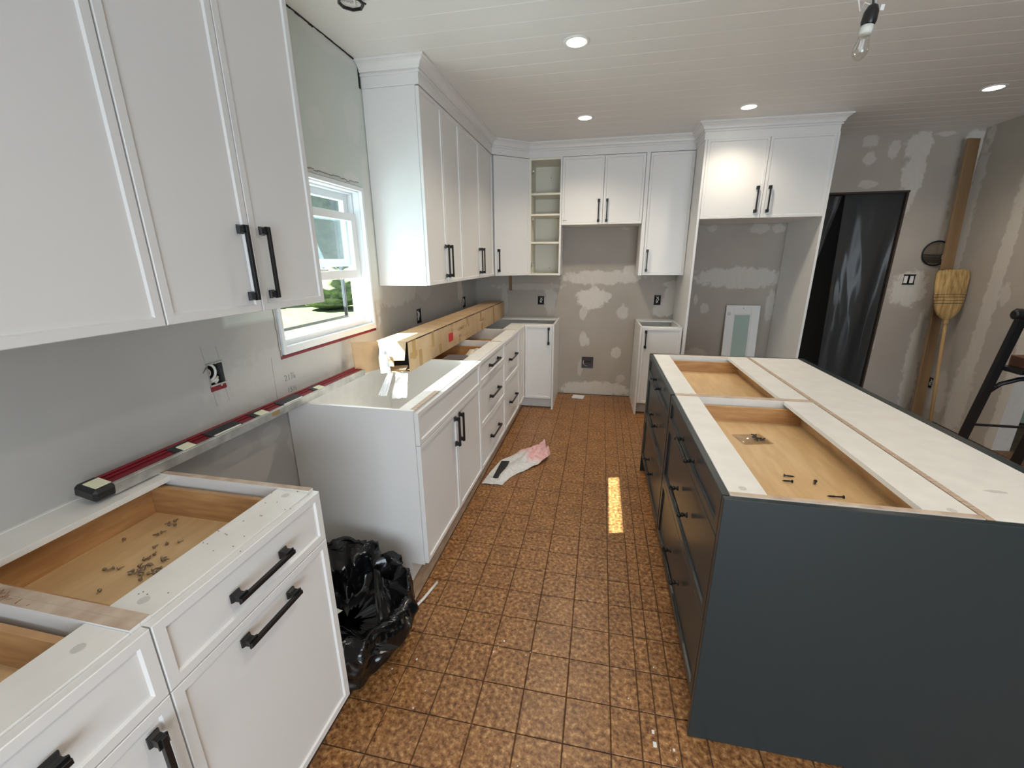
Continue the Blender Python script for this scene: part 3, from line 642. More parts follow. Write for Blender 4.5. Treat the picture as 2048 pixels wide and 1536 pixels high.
# ------------------------------------------------------------------ ceiling fittings
def can(label, x, y, k=1.0):
    r = thing('recessed_light', label, 'light', (x, y, H))
    b = B(); b.lathe([(.048, -.001), (.050, -.005), (.060, -.006), (.066, -.003), (.067, .002)], 32, cap0=False, cap1=False); b.obj('trim_ring', WHITE, r, smooth=True)
    B().lathe([(.048, -.0015), (.049, -.004), (.03, -.0045)], 24).obj('lens', LAMP, r)
    l = bpy.data.lights.new('can_light', 'SPOT'); l.energy = CAN * k; l.color = (1, .86, .68); l.spot_size = math.radians(140); l.spot_blend = .9; l.shadow_soft_size = .045
    o = bpy.data.objects.new('can_light', l); C.objects.link(o); o.location = (x, y, H - .03)
    return r
can('lit recessed ceiling light nearest the window side, largest in view', 1.183, 2.508, 1.15)
can('lit recessed ceiling light in front of the open shelf cabinet', 1.180, 3.701)
can('lit recessed ceiling light in front of the fridge cabinet', 2.338, 3.719, .62)
can('lit recessed ceiling light farthest right, near the bare wall', 3.774, 3.689)
can('added recessed ceiling light out of view on the cabinet side', 1.70, .55, .85)  # unseen fixture added to brighten the near drawer
can('added recessed ceiling light out of view on the open side', 3.774, 1.2)  # another unseen fixture, added for more light from the ceiling
can('added recessed ceiling light out of view near the assumed patio door', 2.34, -.4)  # unseen fixture behind the camera, added for extra ceiling light
r = thing('ceiling_junction_box', 'black junction box with white wires in the ceiling above the window', 'junction box', (.275, 1.965, H))
b = B(); n = 8
b.lathe([(.040, .012), (.052, .010), (.054, -.010), (.047, -.010), (.045, .008)], 8, M=Matrix.Rotation(PI / 8, 4, 'Z')); b.obj('box', BLACKP, r)
for k in range(5): B().tube([(-.03 + .012 * k, -.02 + .006 * k, -.004), (-.01 + .006 * k, .0 + .004 * k, -.010), (.012 + .004 * k, .016 - .010 * k, -.006)], .0035, 6).obj('wire', WIRE, r, smooth=True)
B().tube([(.035, -.045, -.008), (.062, .01, -.010)], .004, 6).obj('wire', WIREB, r)
# hanging bulb
bx, by, bz = 2.058, 1.6, 2.05
r = thing('hanging_bulb', 'unlit clear bulb in a black socket hanging from ceiling wires', 'bulb', (bx, by, bz))
tl = Matrix.Rotation(.10, 4, 'Y')
B().lathe([(.0155, .062), (.0165, .064), (.0185, .072), (.0175, .095), (.012, .108), (.005, .113)], 16, M=tl).obj('socket', BLACKP, r, smooth=True)
B().lathe([(.0135, .040), (.015, .050), (.0155, .064)], 16, M=tl).obj('bulb_base', mat('white_bulb_base', (.78, .78, .72), .4), r, smooth=True)
B().lathe([(.0005, -.022), (.010, -.019), (.018, -.009), (.0205, .003), (.018, .018), (.0145, .030), (.0138, .042)], 20, M=tl).obj('bulb_glass', BULBG, r, smooth=True)
B().lathe([(.003, .0), (.005, .005), (.004, .03)], 8, M=tl).obj('led_filament', mat('frosted_core', (.8, .8, .78), .3), r, smooth=True)
B().box(.012, .0215, -.0185, -.0175, .090, .104, 0, .0, M=tl).obj('label_tag', PAPER, r)
B().tube([(.0105, 0, .111), (.006, -.003, .128), (.012, .002, .145), (.004, .004, .168), (.012, 0, .20), (.02, .0, .3), (.02, 0, H - bz)], .0028, 6).obj('wire', WIREB, r)
B().tube([(.010, 0, .108), (-.012, 0, .118), (-.020, .0, .098), (-.028, 0, .125), (-.034, 0, .18), (-.02, .0, .3), (.0, 0, H - bz)], .0022, 6).obj('wire', WIRE, r, smooth=True)
B().tube([(.016, 0, .112), (.013, 0, .14), (.002, 0, .158), (.016, 0, .175), (.012, 0, .26), (.01, 0, H - bz)], .002, 6).obj('wire', WIRE, r, smooth=True)

# ------------------------------------------------------------------ boxes in the walls (x along the wall, y out of the wall towards the room = -, built in local frame)
def wall_box(name, label, loc, rz, w, h, kind):
    # local: x = along wall, y = INTO the wall, z up; centre of the opening at the origin
    r = thing(name, label, 'electrical box', loc, rz); t = .003; d = .045
    b = B(); ww, hh = w / 2, h / 2
    b.box(-ww, -ww + t, -.002, d, -hh, hh); b.box(ww - t, ww, -.002, d, -hh, hh); b.box(-ww, ww, -.002, d, -hh, -hh + t); b.box(-ww, ww, -.002, d, hh - t, hh); b.box(-ww, ww, d, d + t, -hh, hh)
    b.obj('box', STEEL if kind in ('near', 'range') else DARK, r)
    B().box(-ww + t, ww - t, d - .004, d - .001, -hh + t, hh - t).obj('box_back', DARK if kind != 'range' else GREYP, r)
    if kind == 'near':
        ar = lambda cx, cz, R, a0, a1, y: [(cx + R * math.cos(a), y, cz + R * math.sin(a)) for a in np.linspace(a0, a1, 9)]
        B().tube(ar(-.024, .016, .030, -PI / 2, PI / 2, .008), .0045, 7).obj('wire', WIRE, r, smooth=True)
        B().tube(ar(-.024, .013, .013, -PI / 2, PI / 2, .014), .003, 7).obj('wire', WIRE, r, smooth=True)
        B().tube([(-.026, .01, -.022), (-.005, .008, -.020), (.008, .006, -.008), (.010, .01, -.018), (0, .012, -.032)], .005, 7).obj('wire', WIRE, r, smooth=True)
        B().box(-ww - .003, ww + .003, -.004, -.001, -hh + .014, -hh + .020).obj('ear', STEEL, r); B().box(-ww - .003, ww + .003, -.004, -.001, hh - .006, hh).obj('ear', STEEL, r)
        B().box(-ww - .002, ww - .004, -.003, -.0005, -hh - .004, -hh + .014).obj('red_flap', REDT, r)
        for x, z in ((.0, hh - .003), (.008, -hh + .012)): B().lathe([(.004, 0), (.004, .003)], 10, M=Matrix.Rotation(PI / 2, 4, 'X')).obj('screw', STEEL, r, (x, -.003, z))
        B().tube([(-ww, -.001, hh - .012), (-ww - .012, -.006, hh - .016), (-ww - .022, -.004, hh - .028)], [.003, .002, .0008], 5).obj('torn_paper', mat('torn_brown_paper', (.16, .11, .09), .9), r)
    elif kind == 'range':
        B().tube([(-.04 + .075 * u, .012, .03 * math.sin(u * PI) - .002) for u in np.linspace(0, 1, 8)][::-1] + [(-.045, .008, -.015), (-.03, .006, -.032), (0.0, .006, -.036), (.02, .008, -.025)], .006, 7).obj('wire', mat('brown_cable', (.10, .05, .05), .4), r, smooth=True)
        B().tube([(-.035, .012, .012), (-.012, .008, .004), (.01, .01, .012), (.04, .012, .008)], .006, 7).obj('wire', WIREB, r, smooth=True)
        B().tube([(-.043, .004, .022), (-.048, .004, -.008), (-.03, .003, -.034), (.0, .004, -.042)], .0028, 6).obj('wire', WIRE, r, smooth=True)
    elif kind == 'switch':
        b = B(); b.box(-.0035, .0035, -.003, .004, -hh, hh); b.box(-ww - .004, ww + .004, -.003, .0, hh - .009, hh + .002); b.box(-ww - .004, ww + .004, -.003, 0, -hh - .002, -hh + .009); b.obj('divider', BLACKP, r)
        for sx in (-1, 1): B().box(sx * ww * .52 - ww * .32, sx * ww * .52 + ww * .32, .003, .006, -hh * .72, hh * .72).obj('switch_face', MELA, r)
    else:
        B().tube([(-.014, .01, hh - .02), (.006, .002, hh * .45), (.016, .004, hh * .1), (0, .003, -hh * .3), (-.008, .006, -hh + .02)], .0042, 7).obj('wire', WIRE, r, smooth=True)
        B().tube([(.016, .012, hh - .016), (-.006, .004, .006), (-.012, .004, -.012), (.012, .008, -hh * .55)], .0036, 7).obj('wire', WIRE, r, smooth=True)
        for z in (hh - .004, -hh + .004): B().box(-ww - .002, ww + .002, -.0045, -.0015, z - .004, z + .004).obj('ear', BLACKP, r)
    return r
wall_box('outlet_box', 'metal outlet box with curled cables in the left wall above the level', (0, 1.237, 1.085), PI / 2, .066, .100, 'near')
wall_box('outlet_box', 'black outlet box in the left wall behind the middle of the carton', (0, 3.0475, 1.075), PI / 2, .075, .110, 'std')
wall_box('outlet_box', 'black outlet box in the left wall behind the far end of the carton', (0, 4.1775, 1.075), PI / 2, .075, .110, 'std')
wall_box('outlet_box', 'black outlet box in the back wall above the corner base cabinet', (.7250, yb(.725), 1.0565), SLY, .066, .093, 'std')
wall_box('outlet_box', 'black outlet box in the back wall above the narrow base cabinet', (1.9525, yb(1.9525), 1.072), SLY, .065, .104, 'std')
wall_box('range_outlet_box', 'square steel range outlet box with thick cable low in the back wall', (1.260, yb(1.26), .3725), SLY, .136, .135, 'range')
wall_box('switch_box', 'double switch box with black rim right of the sheeted doorway', (4.191, yb(4.191), 1.284), SLY, .092, .090, 'switch')
wall_box('outlet_box', 'black outlet box low in the right wall beside the leaning board', (RX, 4.5575, .34), -PI / 2, .055, .10, 'std')
# small bare wood slip on the back wall
B().box(.368, .402, yb(.385) - .008, yb(.385) - .0005, 1.16, 1.335).obj('wood_slip', WOODB); tag(bpy.data.objects['wood_slip'], 'thin wood slip hanging on the back wall under the corner wall cabinet', 'wood strip')
# pencil notes on the left wall
def text(name, s, size, parent, M, m, ext=.0003, sx=1):
    cu = bpy.data.curves.new(name, 'FONT'); cu.body = s; cu.size = size; cu.extrude = ext; cu.align_x = 'LEFT'; cu.materials.append(m)
    o = bpy.data.objects.new(name, cu); C.objects.link(o); me = bpy.data.meshes.new_from_object(o.evaluated_get(bpy.context.evaluated_depsgraph_get())); bpy.data.objects.remove(o)
    me.transform(M @ Matrix.Diagonal((sx, 1, 1, 1))); return link(name, me, parent)
RL = Matrix(((0, 0, 1, 0), (1, 0, 0, 0), (0, 1, 0, 0), (0, 0, 0, 1)))  # text x -> +y, text y -> +z, normal +x
for s, y, z, sz in (('21⅞', 1.562, .968, .040), ('15½', 1.570, .912, .034)): text('pencil_note', s, sz, wl_, Matrix.Translation((.0006, y, z)) @ RL, PENCIL, .0001)
b = B(); b.tube([(.0004, 1.507, 1.09), (.0004, 1.503, .905)], .0006, 4); b.tube([(.0004, 1.208, 1.03), (.0004, 1.213, .97)], .0005, 4); b.tube([(.0004, 1.262, 1.03), (.0004, 1.268, .98)], .0005, 4); b.tube([(.0004, 1.201, 1.14), (.0004, 1.196, 1.20)], .0005, 4); b.tube([(.0004, 1.262, 1.14), (.0004, 1.256, 1.19)], .0005, 4)
b.obj('pencil_line', PENCIL, wl_)

b = B(); y = 1.55
while y < 2.46:
    b.box(.0002, random.uniform(.002, .005), y, y + .031, H - random.uniform(.004, .010), H - .0003); y += .03
b.box(.0002, .004, 2.462, 2.476, 2.40, H - .0003)
b.obj('ceiling_gap', DARK, wl_)
# ------------------------------------------------------------------ spirit level
r = thing('spirit_level', 'long red spirit level with grey edge lying across the cabinets along the left wall', 'level', (.004, .725, .8775 + .0190), -.010); r.rotation_euler = (0, .20, -.010)
X0, X1, LL = .030, .095, 1.31
B().box(X1 - .012, X1, .05, LL, 0, .034, 0, .001).obj('edge_rail', ALU, r); B().box(X0, X0 + .010, .05, LL, 0, .034, 0, .001).obj('rear_rail', REDAL, r)
b = B(); b.box(X0 + .010, X1 - .012, .05, LL, .004, .0305); b.box(X0 + .022, X0 + .026, .05, LL, .0305, .033); b.obj('web', REDAL, r)
b = B(); b.box(X0 - .006, X1 + .003, 0, .055, 0, .036, 0, .008); b.obj('end_cap', BLACKP, r); B().box(X0 + .012, X1 - .010, .012, .05, .0355, .0375, 0, .0005).obj('cap_window', VIAL, r)
for y in (.235, .55, .90): 
    v = B().box(X0 + .009, X1 - .006, y, y + .07, .020, .0335, 0, .002).obj('vial_block', BLACKP, r); B().box(X0 + .024, X1 - .008, y + .022, y + .064, .0325, .036, 0, .001).obj('vial', VIAL, v)
for y in (.36, .69):
    v = B().box(X0 + .009, X1 - .006, y, y + .13, .020, .0345, 0, .003).obj('grip', BLACKP, r); B().box(X1 - .014, X1 - .0085, y + .01, y + .12, .0340, .0355).obj('grip_edge', PAPER, v)
B().box(X1 + .0002, X1 + .0012, .62, .66, .014, .030).obj('sticker', TAPE, r)

# ------------------------------------------------------------------ long carton
CX0, CX1, CY0, CY1, CZ0, CZ1 = .135, .325, 2.150, 4.600, .8765, 1.050
r = thing('cardboard_box', 'very long cardboard carton with torn open end lying along the left wall', 'box')
t = .004
b = B(); b.box(CX0, CX1, CY0, CY1, CZ0, CZ0 + t); b.box(CX0, CX0 + t, CY0, CY1, CZ0 + t, CZ1 - t); b.box(CX1 - t, CX1, CY0, CY1, CZ0 + t, CZ1 - .006); b.box(CX0, CX1 - .006, CY0, CY1, CZ1 - t, CZ1); b.box(CX0 + t, CX1 - t, CY1 - t, CY1, CZ0 + t, CZ1 - t)
b.obj('carton', CARD, r)
# dark tape-covered slit along the lid edge
b = B(); y = CY0 + .12
while y < CY1 - .2: 
    L_ = random.uniform(.2, .42); b.box(CX1 - .0065, CX1 + .0004, y, min(y + L_, CY1), CZ1 - .0062, CZ1 - .0015); y += L_ + .03
b.obj('lid_slit', DARK, r)
fl_ = lambda P, th, nm, m: B().rings([[Vector(p) for p in P], [Vector(p) + Vector(th) for p in P]]).obj(nm, m, r)
fl_([(CX0 + .002, CY0, CZ0 + .01), (CX0 + .002, CY0, CZ1 - .004), (.055, 2.020, CZ1 + .012), (.072, 2.005, CZ0 + .006)], (.004, 0.002, 0), 'flap', CARD)
fl_([(CX0 + .01, CY0 - .002, CZ1 - .002), (CX1 - .010, CY0 - .002, CZ1 - .002), (CX1 - .014, CY0 - .030, CZ1 - .10), (CX0 + .04, CY0 - .045, CZ1 - .105)], (0, -.004, 0), 'flap', CARD)
fl_([(CX0 + .03, CY0 - .05, CZ1 - .075), (CX0 + .12, CY0 - .055, CZ1 - .075), (CX0 + .125, CY0 - .060, CZ1 - .130), (CX0 + .035, CY0 - .056, CZ1 - .128)], (0, -.003, 0), 'label_sheet', PAPER if 0 else CARD)
b = B()
for k in range(14): b.box(CX0 + .045 + .006 * k, CX0 + .0475 + .006 * k, CY0 - .0595, CY0 - .0585, CZ1 - .125, CZ1 - .088)
b.obj('corrugation', CARDD, r)
B().box(CX0 + t, CX1 - t, CY0 + .10, CY0 + .103, CZ0 + t, CZ1 - t).obj('dark_inner_sheet', DARK, r)  # dark sheet closing off the carton a little way in
fl_([(CX0 + .05, CY0 + .02, CZ0 + .02), (CX1 - .012, CY0 + .0, CZ0 + .035), (CX1 - .010, CY0 - .05, CZ0 + .012), (CX0 + .06, CY0 - .06, CZ0 + .006)], (0, 0, .004), 'flap', CARD)
for (y0, y1, z0, z1) in ((2.20, 2.245, CZ0 + .06, CZ1 - .004), (2.285, 2.33, CZ0 + .0, CZ0 + .10), (2.49, 2.53, CZ0 + .075, CZ1 - .004), (2.615, 2.655, CZ0 + .0, CZ0 + .07), (2.86, 2.90, CZ1 - .06, CZ1 - .004), (3.02, 3.06, CZ0 + .002, CZ0 + .035), (3.22, 3.26, CZ1 - .055, CZ1 - .004), (3.62, 3.66, CZ1 - .07, CZ1 - .004), (3.66, 3.70, CZ0, CZ0 + .06), (4.1, 4.14, CZ0, CZ1 - .004)):
    B().box(CX1 + .0003, CX1 + .0009, y0, y1, z0, z1).obj('tape', TAPE, r)
B().box(CX1 + .001, CX1 + .0016, 2.800, 2.890, .925, .985).obj('red_label', REDLAB, r)
for s, y, z, sz in (('UNIT  I  5', 3.00, .972, .034), ('85 : ___ .', 3.02, .918, .034), ('No.8', 3.60, .960, .030)): text('print', s, sz, r, Matrix.Translation((CX1 + .0008, y, z)) @ RL, INK, .0002, 2.0)
B().box(CX1 + .001, CX1 + .0015, 2.165, 2.26, CZ0 + .072, CZ0 + .105).obj('tape', TAPE, r)
# crumpled plastic and paper at the torn end
def crumple(name, label, cat, P, m, nu=14, nv=10, amp=.012, seed=0, th=.0012):
    rs = np.random.RandomState(seed); ph = rs.uniform(0, 6, 6); A, Bq, Cq, D_ = [Vector(p) for p in P]
    nn = (Bq - A).cross(D_ - A).normalized()
    def f(u, v):
        p = (A * (1 - u) + Bq * u) * (1 - v) + (D_ * (1 - u) + Cq * u) * v
        return p + nn * amp * (math.sin(9 * u + ph[0]) * math.sin(7 * v + ph[1]) + .6 * math.sin(17 * u + 5 * v + ph[2]) + .4 * abs(math.sin(13 * v - 8 * u + ph[3])))
    o = B().grid(f, nu, nv).obj(name, m, smooth=False); solid(o, th, 0); return tag(o, label, cat)
PWRAP = mat('milky_plastic_wrap', (.80, .82, .84), .25)
crumple('plastic_wrap', 'milky plastic wrap spilling from the torn end of the long carton', 'plastic wrap', [(.185, 2.075, 1.03), (.23, 2.07, 1.02), (.275, 2.02, .90), (.225, 2.0, .905)], PWRAP, amp=.010, seed=3)
crumple('paper_scrap', 'white paper scrap hanging into the sink cabinet beneath the long carton', 'paper', [(.270, 2.085, .889), (.345, 2.075, .887), (.40, 1.93, .80), (.305, 1.95, .78)], PAPER, amp=.004, seed=5)
crumple('plastic_strip', 'sheer plastic strip hanging beside the white paper scrap in the sink cabinet', 'plastic wrap', [(.235, 2.06, .889), (.265, 2.06, .889), (.285, 1.93, .80), (.235, 1.93, .80)], PWRAP, 10, 8, .004, 9)
# contents of the three-drawer cabinet
tag(B().box(.345, .500, 2.56, 2.72, .7215, .858, 0, .012).obj('grey_case', GREYP), 'dark grey case inside the open three-drawer cabinet', 'case')
crumple('leaflet', 'cream leaflet propped in the open three-drawer cabinet', 'leaflet', [(.40, 2.76, .775), (.500, 2.76, .79), (.500, 3.05, .838), (.40, 3.05, .825)], mat('cream_paper', (.62, .58, .50), .7), 10, 10, .004, 4)

# ------------------------------------------------------------------ loose screws in the near drawer (counted from the photo)
pts = [(.0, 0)]
SP = [(.145, .826), (.159, .822), (.154, .842), (.175, .822), (.171, .790), (.164, .776), (.229, .752), (.257, .766), (.212, .735), (.10, .74), (.179, .640), (.190, .645), (.208, .652), (.232, .690), (.240, .697), (.247, .669), (.262, .672), (.239, .712), (.276, .704), (.286, .694), (.290, .700), (.247, .648), (.256, .642), (.263, .650), (.270, .655), (.276, .648), (.284, .644), (.262, .663), (.273, .676), (.321, .718), (.329, .728), (.337, .738), (.341, .727), (.296, .664), (.304, .670), (.309, .662), (.300, .650), (.312, .653), (.296, .632), (.243, .580)]
sm_ = None
for i, (x, y) in enumerate(SP):
    if sm_ is None:
        b = B(); b.lathe([(.0009, -.008), (.0016, -.005), (.0016, .001), (.0042, .0025), (.0042, .005), (.0022, .006)], 8, M=Matrix.Rotation(PI / 2, 4, 'Y')); sm_ = b.mesh('small_screw', SCREW, True)
    o = link('small_screw', sm_, None, (x + .03, y, .7622), (random.uniform(0, 6), 0, random.uniform(0, 6)))
    lab = {9: 'lone small screw closest to the wall in the near open drawer', 39: 'small screw closest to the plywood divider in the near open drawer', 10: 'leftmost small screw of the heap in the near open drawer', 2: 'small screw closest to the back corner of the near open drawer'}
    tag(o, lab.get(i, 'one of many small cabinet screws scattered on the bottom of the near drawer'), 'screw', 'loose screws in the near drawer')
b = B()
for i in range(260):
    x, y = random.gauss(.20, .05), random.gauss(.438, .006); a = random.uniform(0, PI); d_ = Vector((math.cos(a), math.sin(a), 0)) * random.uniform(.002, .006)
    b.tube([Vector((x, y, .8768)) - d_, Vector((x, y, .8775)) + d_], .0006, 3)
tag(b.obj('sawdust', mat('sawdust', (.26, .13, .06), .9)), 'brown sawdust on the plywood edge between the two near cabinets', 'sawdust', kind='stuff')
b = B()
for i in range(26):
    x, y = .55 + random.gauss(0, .03), random.uniform(.5, .9); b.box(x, x + .002, y, y + .002, .8722, .8732)
tag(b.obj('dust_specks', mat('dust', (.25, .18, .12), .9)), 'dust specks on the white front rail of the near cabinet', 'dust', kind='stuff')

# ------------------------------------------------------------------ bin bag
r = thing('bin_bag', 'black bin bag slumped open on the floor between the near and sink cabinets', 'bag', (.435, 1.185, 0)); r.scale = (1.0, .93, .70)
prof = [(.05, .003), (.17, .004), (.222, .035), (.250, .10), (.255, .17), (.246, .24), (.232, .30), (.226, .345), (.215, .362), (.195, .350), (.178, .30), (.165, .22), (.12, .14), (.04, .13)]
def bagp(u, v):
    k = v * (len(prof) - 1); i = min(int(k), len(prof) - 2); f = k - i
    R = prof[i][0] * (1 - f) + prof[i + 1][0] * f; z = prof[i][1] * (1 - f) + prof[i + 1][1] * f
    a = 2 * PI * u; cx, cy = math.cos(a), math.sin(a); q = Vector((cx * 1.5, cy * 1.5, z * 5 + (2 if v > .62 else 0)))
    n1 = mn.noise(q * 1.1); n2 = 1 - 2.4 * abs(mn.noise(Vector((cx * 2.6, cy * 2.6, z * 3 + 7)))); n3 = 1 - 2.4 * abs(mn.noise(Vector((cx * 5 + z * 6, cy * 5 - z * 5, z * 9))))
    amp = min(1, z / .06) * (1.6 if v > .6 else 1.0)
    d = (.050 * n1 + .020 * n2 + .010 * n3) * amp
    x = cx * (R + d); y = cy * (R * 1.03 + d)
    zz = max(.003, z + (z / .36) * (.06 * (cy * .55 - cx * .62) + .03 * n1 + .012 * n3))
    return Vector((x, y, zz))
b = B(); b.grid(bagp, 121, 80); bmesh.ops.remove_doubles(b.bm, verts=b.bm.verts, dist=1e-5); b.obj('bag_skin', BAGM, r, smooth=True, recalc=False)
crumple('bag_flap', None, None, [(-.22, .12, .34), (.00, .22, .34), (-.04, .27, .41), (-.22, .17, .45)], BAGM, 16, 12, .014, 11).parent = r
crumple('bag_flap', None, None, [(.06, .14, .36), (.20, .10, .30), (.285, .0, .20), (.22, -.15, .26)], BAGM, 16, 12, .014, 12).parent = r
crumple('bag_flap', None, None, [(-.22, -.06, .32), (.10, -.17, .34), (.27, -.12, .20), (.10, -.25, .22)], BAGM, 16, 12, .014, 13).parent = r
for o in r.children:
    for k in ('label', 'category'):
        if k in o: del o[k]
crumple('waste_paper', 'white waste paper inside the open black bin bag', 'paper', [(.33, 1.13, .170), (.40, 1.08, .18), (.44, 1.16, .168), (.36, 1.20, .155)], PAPER, 8, 8, .006, 14)

# ------------------------------------------------------------------ floor clutter
b = B(); b.tube([(.585, 1.39, .010), (.612, 1.398, .009), (.634, 1.407, .009), (.646, 1.440, .010), (.658, 1.49, .012), (.672, 1.545, .014)], .0065, 8)
tag(b.obj('cable_stub', WIRE, smooth=True), 'white cable stub on the floor at the foot of the sink cabinet', 'cable')
def towel():
    o_ = [(.625, 2.492), (.672, 2.854), (.735, 2.945), (.796, 3.03), (.927, 3.105), (1.052, 3.006), (1.015, 2.895), (.828, 2.66), (.774, 2.494)]
    left = [(.628, 2.492), (.645, 2.66), (.680, 2.86), (.755, 2.95), (.80, 3.03), (.875, 3.09), (.95, 3.10)]
    right = [(.770, 2.496), (.80, 2.60), (.845, 2.68), (.90, 2.74), (.955, 2.81), (1.015, 2.895), (1.050, 2.99)]
    def L(P, t):
        k = t * (len(P) - 1); i = min(int(k), len(P) - 2); f = k - i; return Vector((P[i][0] * (1 - f) + P[i + 1][0] * f, P[i][1] * (1 - f) + P[i + 1][1] * f, 0))
    nu, nv = 60, 34; b = B(); pk = []
    def f(u, v):
        p = L(left, u) * (1 - v) + L(right, u) * v
        w_ = min(1, 5 * u + .2); bun = max(0, u - .45) / .55
        z = .006 + .012 * w_ * (1 + math.sin(10 * v + 4 * u)) * math.sin(PI * min(max(v, .03), .97)) + bun * (.055 * abs(math.sin(8 * v + 11 * u)) + .03 * abs(math.sin(17 * u - 9 * v)) + .015) * math.sin(PI * min(max(v, .06), .94)) ** .5
        if .10 < u < .40 and .08 < v < .45: z = .004
        pk.append(min(1, max(0, (u - .62) * 9 + .6 * math.sin(9 * v + 3 * u)))); return p + Vector((0, 0, z))
    b.grid(f, nu, nv); me = b.mesh('towel', CLOTH, True, recalc=False)
    at = me.color_attributes.new('pink', 'FLOAT_COLOR', 'POINT'); at.data.foreach_set('color', np.repeat(np.array(pk, np.float32)[:, None], 4, 1).reshape(-1))
    o = link('towel', me); solid(o, .003, 0); return tag(o, 'white towel with a crumpled pink end lying on the tile floor', 'towel')
towel()
q = [(.686, 2.578), (.738, 2.566), (.750, 2.836), (.690, 2.828)]
tag(B().rings([[(x, y, .0075) for x, y in q], [(x, y, .016) for x, y in q]]).obj('black_slab', BLACKP), 'small flat black slab lying on the white towel', 'slab')
b = B(); M = Matrix.Translation((1.180, 4.525, 0)) @ Matrix.Rotation(-.16, 4, 'Z'); b.box(-.065, .065, -.045, .045, 0.0005, .020, 0, .004, M=M); b.box(-.045, .045, -.003, .003, .020, .0215, 0, 0, M=M)
tag(b.obj('white_cover_plate', VINYL), 'white plastic cover on the floor in the range gap', 'cover')
b = B()
for (x, y, s) in [(.735, 1.155, .004), (.86, .80, .005), (1.05, 1.30, .004), (.66, 1.10, .003), (1.02, 1.245, .003), (.80, .98, .003), (1.60, 1.06, .006), (1.66, 1.02, .004), (1.35, .80, .006), (1.63, 1.3, .003), (1.60, 1.02, .008)] + [(random.uniform(.7, 1.7), random.uniform(.7, 4.2), random.uniform(.001, .0025)) for _ in range(90)]:
    b.box(x, x + s * 1.3, y, y + s * 1.7, 0.0002, s * .6, 0)
tag(b.obj('plaster_chips', PAPER), 'tiny white plaster chips scattered on the tile floor', 'debris', kind='stuff')

# ------------------------------------------------------------------ fridge alcove: loose glazed door
r = thing('loose_cabinet_door', 'loose white cabinet door with frosted glass leaning in the fridge alcove', 'cabinet door', (2.628, 4.575, .004), 0.0134)
r.rotation_euler = (-.085, 0, .0134)
Wd, Hd = .315, 1.030
frame(B(), 0, .019, 0, Wd, 0, Hd, .075, .085, .085).obj('door_frame', WHITE, r); 
for o in r.children:
    for v in o.data.vertices: v.co = Vector((v.co.y, v.co.x, v.co.z))
frame_in = B(); 
for (x0, x1, z0, z1) in ((.075, .085, .085, Hd - .085), (Wd - .085, Wd - .075, .085, Hd - .085), (.085, Wd - .085, Hd - .095, Hd - .085), (.085, Wd - .085, .085, .095)): frame_in.box(x0, x1, .006, .014, z0, z1)
frame_in.obj('bead', WHITE, r); B().box(.0855, Wd - .0855, .008, .011, .0955, Hd - .0955).obj('pane', FROST, r)
for x, z in ((.030, Hd - .085), (.09, .52), (Wd - .09, .52), (.16, Hd - .03)): B().lathe([(.018 if x < .05 else .006, 0), (.016 if x < .05 else .005, .004)], 14, M=Matrix.Rotation(PI / 2, 4, 'X')).obj('hinge_cup' if x < .05 else 'glass_clip', STEEL if x > .05 else GRAYST, r, (x, .0, z))

# ------------------------------------------------------------------ doorway plastic
def sheet(u, v):
    top = Vector((3.535 + .485 * u, 0, 2.045)); bot = Vector((3.63 + .385 * u, 0, .02))
    p = top * (1 - v) + bot * v
    fold = .032 * math.sin(7.5 * u + 1.5 * math.sin(1.6 * v)) + .020 * mn.noise(Vector((3.2 * u + 1.3 * v, 1.4 * v, 1))) + .004 * mn.noise(Vector((9 * u + 3 * v, 4 * v, 4))) + .010 * abs(mn.noise(Vector((4 * u - 3 * v, 1.5 * v, 9))))
    p.y = yj + .03 + fold * min(1, .15 + 2.2 * v) * min(1, 6 * (1 - u) + .05); return p
tag(B().grid(sheet, 110, 90).obj('plastic_sheet', SHEET, smooth=True), 'clear plastic sheet hung over the dark doorway', 'plastic sheet')
def sheet2(u, v):
    return Vector((3.29 + .235 * u * (1 - v), yj + .055 + .02 * mn.noise(Vector((5 * u, 4 * v, 3))) + .010 * math.sin(9 * u + 3 * v), 2.035 - 1.15 * v))
tag(B().grid(sheet2, 24, 30).obj('plastic_sheet', SHEET, smooth=True), 'narrow torn side strip of plastic at the left of the doorway', 'plastic sheet')

# ------------------------------------------------------------------ board, broom, sconce
r = tag(B().box(-.055, .055, -.010, .010, 0, 2.435, 0, .002).obj('leaning_board', WOODB, None, (4.400, 4.50, .003)), 'long flat brown board leaning upright in the room corner', 'board')
r.rotation_euler = (-.068, -.002, .35); r.rotation_euler = (-.062, .0, .30)
r = thing('broom', 'corn broom standing bristles up against the leaning board', 'broom', (4.352, 4.235, .003)); r.rotation_euler = (-.150, -.022 + .01, 0)
B().tube([(0, 0, 0), (0, 0, .99)], .0125, 12).obj('broom_handle', WOODH, r, smooth=True)
hd = B(); ys = []
prof = [(.955, .016, .016), (.968, .024, .020), (.985, .048, .026), (1.012, .074, .030), (1.05, .094, .032), (1.10, .107, .033), (1.16, .115, .033), (1.25, .122, .034), (1.32, .126, .034), (1.355, .125, .032), (1.376, .117, .028), (1.388, .098, .020)]
n = 48
hd.rings([[(a * math.cos(2 * PI * k / n) * (1 + .012 * math.sin(k * 7.3)), c * math.sin(2 * PI * k / n), z + (.006 * math.sin(k * 5.1) if z > 1.36 else 0)) for k in range(n)] for z, a, c in prof]); hd.obj('broom_head', STRAW, r, smooth=True)
